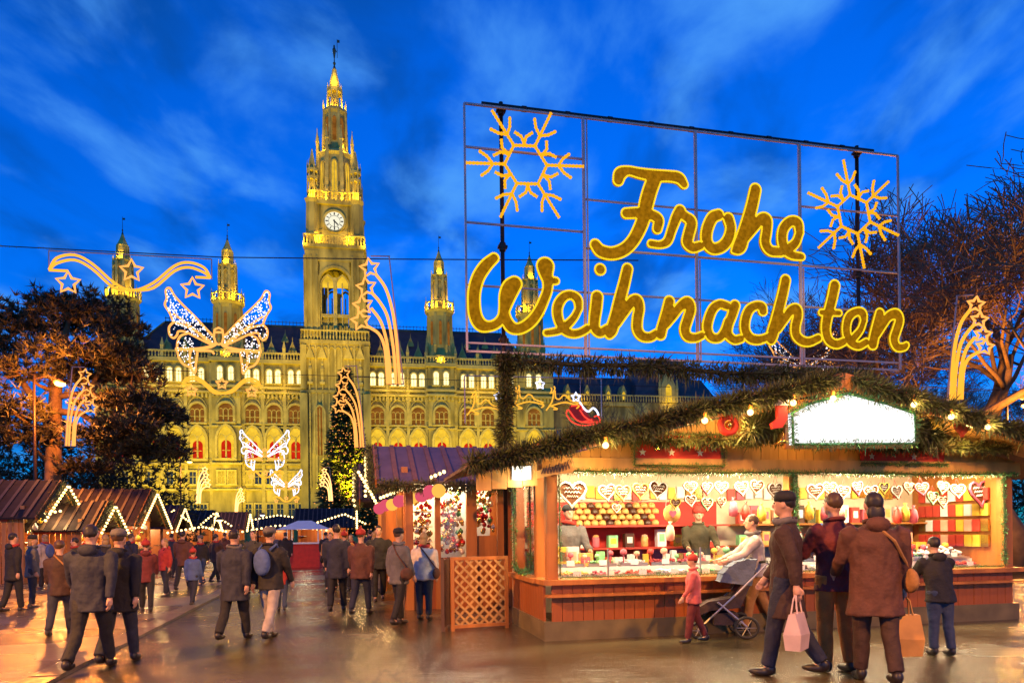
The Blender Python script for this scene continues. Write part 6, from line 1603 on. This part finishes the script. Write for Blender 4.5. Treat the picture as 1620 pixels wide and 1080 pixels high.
def person(label, loc, face, H=1.72, coat='navy', legs='black', hair='dark', stride=.0, coat_len=.62, arms=((0,.1),(0,-.1)), hat=None, lean=0., near=False, scarf=None, build=1.0, group=None, hood=False, pack=None, shoulder=None):
    """local forward = +y. arms: per side (swing forward rad, elbow bend rad)"""
    k = H/1.75; o = thing('person', label, 'person', loc, face, group); vox = .011 if near else .02
    V = Vector; hipz = .93; sh = 1.44
    def leg(sx, sw):
        hip = V((sx*.10,0,hipz)); th = .44; kn = hip + V((0, math.sin(sw)*th, -math.cos(sw)*th)); b = max(0., -sw)*.9 + .06
        an = kn + V((0, math.sin(sw-b)*.42, -math.cos(sw-b)*.42)); return hip, kn, an
    legsj = [leg(-1, stride), leg(1, -stride)]
    dz = -min(l_[2].z for l_ in legsj) + .07
    if dz: legsj = [tuple(q + V((0,0,dz)) for q in l_) for l_ in legsj]
    hipz += dz; sh += dz
    ly = lambda z: math.tan(lean)*max(0, z - hipz)
    armsj = []
    for sx, (sw, bend) in zip((-1,1), arms):
        s_ = V((sx*.195*build, ly(sh), sh-.03)); el = s_ + V((sx*.05, math.sin(sw)*.28, -math.cos(sw)*.28)); wr = el + V((-sx*.01, math.sin(sw+bend)*.25, -math.cos(sw+bend)*.25)); armsj.append((s_, el, wr, sw+bend, sx))
    # ---- body: one continuous surface
    b = MB(); hc = V((0, ly(1.64)+.015, sh+.215))
    loft(b, [(0,0,hipz-.06,.15*build,.10),(0,ly(1.1),hipz+.12,.14*build,.095),(0,ly(1.3),hipz+.36,.165*build,.105),(0,ly(sh),sh-.04,.15*build,.085),(0,ly(sh),sh+.03,.07,.06)])
    b.tube([(0,ly(sh),sh-.02),(0,hc.y-.012,hc.z-.06)], [.06,.052], 10)
    ell(b, hc, .076, .092, .112); ell(b, hc + V((0,.03,-.055)), .056, .062, .062)
    ell(b, hc + V((0,.094,-.015)), .013, .022, .024, 8, 6)
    for sx in (-1,1): ell(b, hc + V((sx*.078,-.005,-.008)), .012, .022, .034, 8, 6)
    for hip, kn, an in legsj:
        b.tube([hip, hip.lerp(kn,.5), kn, kn.lerp(an,.35), an], [.088,.078,.058,.056,.038], 10)
        b.tube([an + V((0,-.04,-.02)), an + V((0,.08,-.035)), an + V((0,.15,-.045))], [.04,.04,.028], 8)
    for s_, el, wr, a, sx in armsj:
        b.tube([s_, el, wr], [.05,.042,.03], 10)
        d = (wr - el).normalized(); side = V((sx,0,0)); pm = wr + d*.045; fw = V((0,d.z,-d.y))
        st = len(b.v); b.tube([wr, pm, wr + d*.085], [.028,.038,.036], 8)
        for q, (off, ln) in enumerate(((-.028,.062),(-.010,.074),(.010,.07),(.027,.054))):
            r0 = wr + d*.08 + V((0,1,0)).cross(side)*0 + fw*off; kn_ = r0 + d*ln*.55; tip = kn_ + (d*.7 - side*.6).normalized()*ln*.6
            b.tube([r0, kn_, tip], [.011,.0105,.009], 6)
        t0 = wr + d*.03 + fw*(.032); b.tube([t0, t0 + d*.03 + fw*.022, t0 + d*.062 + fw*.02 - side*.01], [.013,.012,.010], 6)
    for i in range(len(b.v)): b.v[i] = tuple(V(b.v[i])*k)
    put('body', remesh(b, 'body', M['skin'], vox*.8 if near else vox, 3), o)
    # ---- trousers
    t = MB()
    loft(t, [(0,0,hipz-.10,.15*build,.115),(0,0,hipz+.02,.175*build,.125),(0,ly(1.1),hipz+.12,.165*build,.115)])
    for hip, kn, an in legsj: t.tube([hip + V((0,0,.03)), hip.lerp(kn,.5), kn, kn.lerp(an,.5), an + V((0,0,.03))], [.108,.096,.078,.072,.068], 10)
    for i in range(len(t.v)): t.v[i] = tuple(V(t.v[i])*k)
    put('trousers', remesh(t, 'trousers', CL[legs], vox*1.3, 4, .010), o)
    # ---- coat with sleeves
    c = MB(); hem = hipz + .12 - coat_len*.5; fl = 1 + .12*coat_len
    loft(c, [(0,0,hem,.205*build*fl,.165*fl),(0,0,(hem+hipz)/2,.205*build,.155),(0,ly(1.1),hipz+.14,.185*build,.14),(0,ly(1.3),hipz+.36,.205*build,.15),(0,ly(sh),sh-.06,.19*build,.125),(0,ly(sh),sh+.02,.11,.085),(0,ly(sh)+.0,sh+.06,.082,.078)])
    for s_, el, wr, a, sx in armsj: c.tube([s_ + V((-sx*.05,0,0)), s_ + V((sx*.01,0,-.03)), s_.lerp(el,.6), el, el.lerp(wr,.6), wr], [.075,.082,.07,.062,.056,.05], 10)
    for i in range(len(c.v)): c.v[i] = tuple(V(c.v[i])*k)
    put('coat', remesh(c, 'coat', CL[coat], vox*1.3, 4, .014), o)
    # ---- shoes
    for hip, kn, an in legsj:
        f = MB(); ell(f, (an + V((0,.055,-.035)))*k, .048*k, .135*k, .042*k, 10, 6); ell(f, (an + V((0,-.02,.0)))*k, .05*k, .06*k, .06*k, 10, 6); put('shoe', remesh(f, 'shoe', M['shoe'], .014, 2), o)
    # ---- hair / hat / scarf
    hh = MB(); ell(hh, (hc + V((0,-.016,.026)))*k, .08*k, .092*k, .097*k, 28, 18)
    if hair == 'fair' or hat == 'long': ell(hh, (hc + V((0,-.055,-.08)))*k, .08*k, .05*k, .10*k, 12, 8)
    cut = [f for f in hh.f if not all(V(hh.v[i]).y > (hc.y+.042)*k and V(hh.v[i]).z < (hc.z+.062)*k for i in f)]
    hh.f = cut; hh.m = [0]*len(cut); hm_ = hh.mesh('hair', HAIR[hair], True); put('hair', hair_rough(hm_, k), o)
    if hat == 'cap':
        m_ = MB(); m_.lathe([(.1*k,(hc.z+.03)*k),(.104*k,(hc.z+.07)*k),(.085*k,(hc.z+.115)*k),(.03*k,(hc.z+.135)*k)], 14, (0,(hc.y-.01)*k)); m_.build('hat', CL['black' if coat != 'black' else 'grey'], o, True)
    elif hat == 'wool':
        m_ = MB(); m_.lathe([(.102*k,(hc.z+.01)*k),(.106*k,(hc.z+.05)*k),(.09*k,(hc.z+.11)*k),(.03*k,(hc.z+.15)*k)], 14, (0,(hc.y-.01)*k)); m_.sphere((0,(hc.y-.01)*k,(hc.z+.165)*k), .03*k, 8, 6); m_.build('hat', CL['red' if coat != 'red' else 'white'], o, True)
    if near:
        m_ = MB(); m_.tube([(.088*k*math.cos(q*PI/8), (ly(sh)-.004)*k+.083*k*math.sin(q*PI/8), (sh+.062-.016*math.sin(q*PI/8))*k) for q in range(16)], .021*k, 7, True); m_.build('collar', CL[coat], o, True)
    if scarf: m_ = MB(); m_.tube([(.095*k*math.cos(q*PI/6), (ly(sh)+.01)*k+.085*k*math.sin(q*PI/6), (sh+.055)*k+.012*math.sin(q)) for q in range(12)], .034*k, 7, True); m_.build('scarf', CL[scarf], o, True)
    if hood: m_ = MB(); ell(m_, (V((0,ly(sh)-.09,sh+.03)))*k, .11*k, .06*k, .075*k); m_.build('hood', CL[coat], o, True)
    if pack:
        m_ = MB(); ell(m_, V((0,ly(1.2)-.2,hipz+.3))*k, .15*k, .09*k, .22*k); put('backpack', remesh(m_, 'backpack', CL[pack], .02, 3, .008), o)
        for sx in (-1,1): m_ = MB(); m_.tube([V((sx*.1,ly(sh)-.14,sh-.02))*k, V((sx*.12,ly(sh)+.0,sh+.065))*k, V((sx*.12,ly(sh)+.13,sh-.1))*k], .02*k, 6); m_.build('strap', CL[pack], o)
    if shoulder:
        m_ = MB(); ell(m_, V((.26*build,-.02,hipz+.02))*k, .06*k, .15*k, .12*k); put('shoulder_bag', remesh(m_, 'shoulder_bag', CL[shoulder], .018, 2), o)
        m_ = MB(); m_.tube([V((.27*build,-.02,hipz+.1))*k, V((.12,ly(sh)-.14,sh-.12))*k, V((-.06,ly(sh)-.09,sh+.06))*k, V((-.1,ly(sh)+.1,sh-.02))*k], .014*k, 5); m_.build('strap', CL[shoulder], o)
    for sx in (-1,1): m_ = MB(); m_.sphere(tuple((hc + V((sx*.03,.083,.012)))*k), .009*k, 6, 5); m_.build('eye', M['shoe'], o)
    return o, [ (a[2]*k, a[4]) for a in armsj ]
def hair_rough(me, k):
    for v in me.vertices:
        n = v.normal; d = mnoise.noise((v.co.x*55, v.co.y*55, v.co.z*18))*.006 + mnoise.noise((v.co.x*22, v.co.y*22+3, v.co.z*22))*.008
        v.co += n*d*k
    me.update(); return me
def at_hand(pp, side, dz=-.10):
    o, hands = pp; h = hands[0 if side < 0 else 1][0]; R = Matrix.Rotation(o.rotation_euler.z, 4, 'Z'); return Vector(o.location) + R @ (h + Vector((0,0,dz)))
def bag(label, pos, rz, w_, h_, d_, mtl, handle=.16):
    o = thing('carrier_bag', label, 'bag', (pos.x, pos.y, pos.z - handle - h_), rz)
    m_ = MB(); m_.add([(-w_*.46,-d_*.5,0),(w_*.46,-d_*.5,0),(w_*.46,d_*.5,0),(-w_*.46,d_*.5,0),(-w_*.54,-d_*.62,h_*.45),(w_*.52,-d_*.58,h_*.4),(w_*.53,d_*.6,h_*.45),(-w_*.52,d_*.6,h_*.42),(-w_*.5,-d_*.22,h_),(w_*.5,-d_*.2,h_*.98),(w_*.5,d_*.2,h_),(-w_*.5,d_*.22,h_*.97)],
        [(3,2,1,0),(0,1,5,4),(1,2,6,5),(2,3,7,6),(3,0,4,7),(4,5,9,8),(5,6,10,9),(6,7,11,10),(7,4,8,11),(8,9,10,11)]); m_.build('sack', mtl, o)
    for y in (-.03,.03): m_ = MB(); m_.tube([(-w_*.25,y,h_-.01),(-w_*.18,y*.4,h_+handle*.85),(0,0,h_+handle+.03),(w_*.18,y*.4,h_+handle*.85),(w_*.25,y,h_-.01)], .008, 5); m_.build('handle', mtl, o)
    return o
def gp(px, py): p = ground_at(px, py); p.z = 0; return p
M['bag_white'] = mat('white_plastic_bag', (.62,.45,.42), .4, var=.1); M['bag_tan'] = mat('brown_paper_bag', (.55,.26,.06), .7, var=.15); M['bag_pink'] = mat('dull_pink_bag', (.42,.16,.15), .6)
# by the stall
P1 = person('person in long dark coat and cap holding a white bag by the tinsel post', gp(1246,1068), 1.05, 1.86, 'darkbrown', 'navy', 'dark', .22, .95, ((-.32,.2),(.3,.3)), 'cap', 0, True, 'grey')
bag('crumpled white carrier bag in the hand of the person in the long dark coat', at_hand(P1, -1), .9, .30, .36, .14, M['bag_white'])
P2 = person('person in dark red jacket and orange trousers standing at the counter', gp(1322,1062), .25, 1.84, 'maroon', 'orange', 'brown', .05, .5, ((.5,.9),(.3,.6)), None, 0, True)
P3 = person('person in brown winter coat carrying a paper bag, back turned', gp(1386,1078), -.1, 1.82, 'brown', 'darkbrown', 'dark', .14, .85, ((.3,.7),(.0,.12)), 'long', 0, True, None, 1.15, None, True, shoulder='tan')
bag('large brown paper bag held by the person in the winter coat', at_hand(P3, 1), .1, .30, .40, .15, M['bag_tan'])
P4 = person('child in dark hooded jacket and jeans leaning to the counter', gp(1489,1036), .1, 1.36, 'black', 'jeans', 'dark', .05, .5, ((.5,.6),(.5,.6)), None, .18, True, None, 1.1, None, True)
P5 = person('small child in pink padded coat walking beside the pushchair', gp(1098,1016), 1.4, 1.15, 'pink', 'maroon', 'brown', .18, .5, ((.3,.3),(-.2,.2)), 'wool', 0, True, None, 1.2)
P6 = person('person in light grey jacket and tan trousers pushing the pushchair', gp(1197,1000), 1.45, 1.70, 'lightgrey', 'tan', 'brown', .25, .4, ((.7,.5),(.7,.5)), None, .06, True, 'grey')
# vendors in the stall
def sp(u, v, z=.14): return ST.w(u, v, z)
person('vendor in grey pullover, cap and red scarf standing behind the counter at the corner window', sp(.75,1.35), PI+.2, 1.74, 'grey', 'black', 'dark', 0, .4, ((.4,.8),(.3,.9)), 'cap', near=True, scarf='red')
person('vendor in olive pullover and red wool hat reaching over the trays beside the tinsel post', sp(2.95,1.3), PI-.1, 1.70, 'olive', 'black', 'dark', 0, .4, ((.7,.5),(.5,.8)), 'wool', near=True)
person('vendor in blue jacket behind the second counter window', sp(5.4,1.3), PI+.25, 1.72, 'blue', 'black', 'dark', 0, .4, ((.4,.8),(.5,.8)), None, near=True)
# crowd in the alley: (px, foot y, facing, height, coat, legs, hair, stride, coat length, hat, label)
crowd = [(22,968,-.6,1.72,'black','black','dark',.1,.7,None,'person in black coat at the picture edge beside the hut counter'),(52,962,-1.0,1.66,'grey','navy','fair',.0,.6,'cap','person in grey coat and cap looking into the hut below the pine'),(96,1006,.1,1.58,'darkbrown','navy','brown',.2,.6,None,'person in dark brown jacket just behind the pair in navy'),
 (146,1060,.2,1.80,'navy','black','dark',.24,.62,None,'taller person in navy coat walking away on the pavement'),(190,1048,-.1,1.72,'black','navy','brown',.2,.7,'cap','person in black coat and cap walking next to the taller one in navy'),(232,968,.3,1.52,'maroon','black','brown',.15,.6,'wool','shorter person in maroon coat and wool hat before the steep row of bulbs'),
 (262,944,2.6,1.55,'red','navy','fair',.1,.5,None,'person in red jacket in the thick of the crowd'),(290,934,.1,1.76,'brown','black','dark',.2,.6,None,'person in brown jacket before the distant huts'),(318,926,2.9,1.62,'black','jeans','brown',.2,.6,'cap','person in black jacket and jeans crossing the alley'),(342,922,-.5,1.68,'darkbrown','black','dark',.2,.6,None,'person in dark brown coat near the low white lamp'),
 (372,1012,.0,1.72,'navy','black','dark',.2,.8,None,'person in long navy coat beside the one in light trousers'),(428,1010,-.15,1.74,'black','lightgrey','dark',.22,.5,'cap','person in black jacket and light grey trousers walking down the alley'),(402,940,2.8,1.74,'olive','black','brown',.2,.6,None,'person in olive coat behind the one in light trousers'),
 (524,934,3.0,1.66,'tan','black','brown',.1,.6,None,'person in tan coat facing out beside the red kiosk'),(534,968,.0,1.82,'navy','black','dark',.18,.7,None,'person in navy coat before the ornament huts, wide stance'),(572,972,-.2,1.70,'brown','navy','brown',.2,.6,'wool','person in brown coat and red wool hat'),(600,950,3.3,1.80,'black','black','dark',.2,.6,None,'person in black coat near the bulb-strung gable'),
 (556,918,2.9,1.6,'maroon','black','fair',.2,.6,None,'person in maroon coat farther down the alley'),(594,938,-.8,1.66,'tan','grey','fair',.1,.7,None,'person in tan coat looking at the ornament hut'),(632,988,-.9,1.70,'grey','black','brown',.15,.6,'cap','person in grey jacket and cap walking past the ornament hut'),(672,980,-.3,1.62,'white','navy','fair',.0,.5,None,'person in pale jacket looking into the ornament hut window'),
 (452,908,.1,1.7,'black','navy','dark',.1,.6,None,'distant person in black coat left of the red kiosk'),(432,902,.4,1.7,'grey','black','brown',.1,.6,None,'distant person in grey coat short of the red kiosk'),(272,914,.1,1.7,'navy','black','dark',.1,.6,None,'distant person in navy coat by the far huts'),(356,906,.2,1.72,'brown','black','brown',.1,.6,None,'distant person in brown coat under the small comet'),
 (120,948,1.8,1.6,'olive','black','dark',.1,.6,None,'person in olive jacket at the small low hut'),(168,958,.4,1.66,'black','black','fair',.15,.6,None,'fair-haired person in black coat near the small low hut'),(208,932,-.3,1.7,'navy','jeans','brown',.1,.6,None,'person in navy jacket and jeans at the long-roofed hut'),(516,904,0,1.7,'black','black','dark',.1,.6,None,'distant person in black coat right of the red kiosk'),(586,912,.3,1.74,'navy','navy','dark',.1,.6,None,'distant person in navy coat by the lit tree'),
 (446,966,.2,1.12,'red','jeans','fair',.15,.5,'wool','small child in red jacket walking next to the light grey trousers'),(306,958,-.2,1.2,'blue','navy','brown',.15,.5,'wool','child in blue jacket among the crowd'),(72,932,1.2,1.7,'lightgrey','black','fair',.1,.7,None,'person in light grey coat at the hut counter'),(546,934,.5,1.66,'orange','black','brown',.1,.5,'wool','person in orange jacket farther down the alley')]
rn = random.Random(17)
for (px, py, fc, H, ct, lg, hr, sd, cl, ht, lb) in crowd:
    q = gp(px, py); sw = sd if rn.random() < .5 else -sd; sw *= rn.uniform(.8,1.6)
    person(lb, q, fc + rn.uniform(-.15,.15), H*(.915 if H > 1.4 else 1), ct, lg, hr, sw, cl, ((-sw*1.2, .25),(sw*1.2, .25)), ht, 0, q.y < 10, rn.choice((None,None,'red','grey')), rn.uniform(.92,1.15), pack=rn.choice(('black','red','blue','olive')) if rn.random() < .22 else None, shoulder=rn.choice(('brown','black','tan')) if rn.random() < .3 else None, hood=rn.random() < .35)
# pushchair
pf = gp(1150, 1006); pc = thing('pushchair', 'dark pushchair with blue hood in front of the sweets stall', 'pushchair', pf, 1.45 + PI/2)
M['pram'] = cmat('pram_fabric', (.05,.03,.03)); M['pram_blue'] = cmat('pram_hood', (.10,.13,.20)); M['tyre'] = mat('rubber_tyre', (.02,.02,.02), .7)
# local +x is forward
for y in (-.24,.24):
    for x, r in ((.42,.11),(-.22,.15)):
        m_ = MB(); m_.tube([(x+r*math.cos(q*PI/9), y, r+.005+r*.92*math.sin(q*PI/9)) for q in range(18)], .022, 6, True); wo_ = m_.build('wheel', M['tyre'], pc, True)
        m_ = MB()
        for q in range(6): m_.tube([(x,y,r),(x+r*.9*math.cos(q*PI/3),y,r+r*.9*math.sin(q*PI/3))], .006, 4)
        m_.build('spoke', M['steel'], wo_)
    m_ = MB(); m_.tube([(.42,y,.13),(-.1,y,.62),(-.5,y,1.02)], .014, 6); m_.build('frame_tube', M['steel'], pc); m_ = MB(); m_.tube([(-.22,y,.17),(.16,y,.5)], .014, 6); m_.build('frame_tube', M['steel'], pc)
m_ = MB(); m_.tube([(-.5,-.24,1.02),(-.55,0,1.04),(-.5,.24,1.02)], .02, 7); m_.build('push_bar', M['tyre'], pc)
m_ = MB(); m_.prism([(-.15,.42),(.25,.38),(.42,.30),(.44,.40),(.28,.50),(-.06,.56),(-.28,.92),(-.36,.90)], -.2, .2); m_.build('seat', M['pram'], pc)
m_ = MB(); st = len(m_.v)
for q in range(6):
    a = .15 + q*.32; m_.tube([(-.3+.42*math.cos(a)*1.0, y*.215, .72+.36*math.sin(a)) for y in (-1,-.5,0,.5,1)], .012, 4)
P_ = [(-.3+.42*math.cos(.15+q*.32), .72+.36*math.sin(.15+q*.32)) for q in range(6)]
m_.prism(P_ + [(-.3,.72)], -.21, .21); m_.build('hood', M['pram_blue'], pc)
m_ = MB(); m_.box(-.12,.2,-.18,.18,.18,.34); m_.build('basket', M['pram'], pc)

bpy.data.scenes.remove(TS)
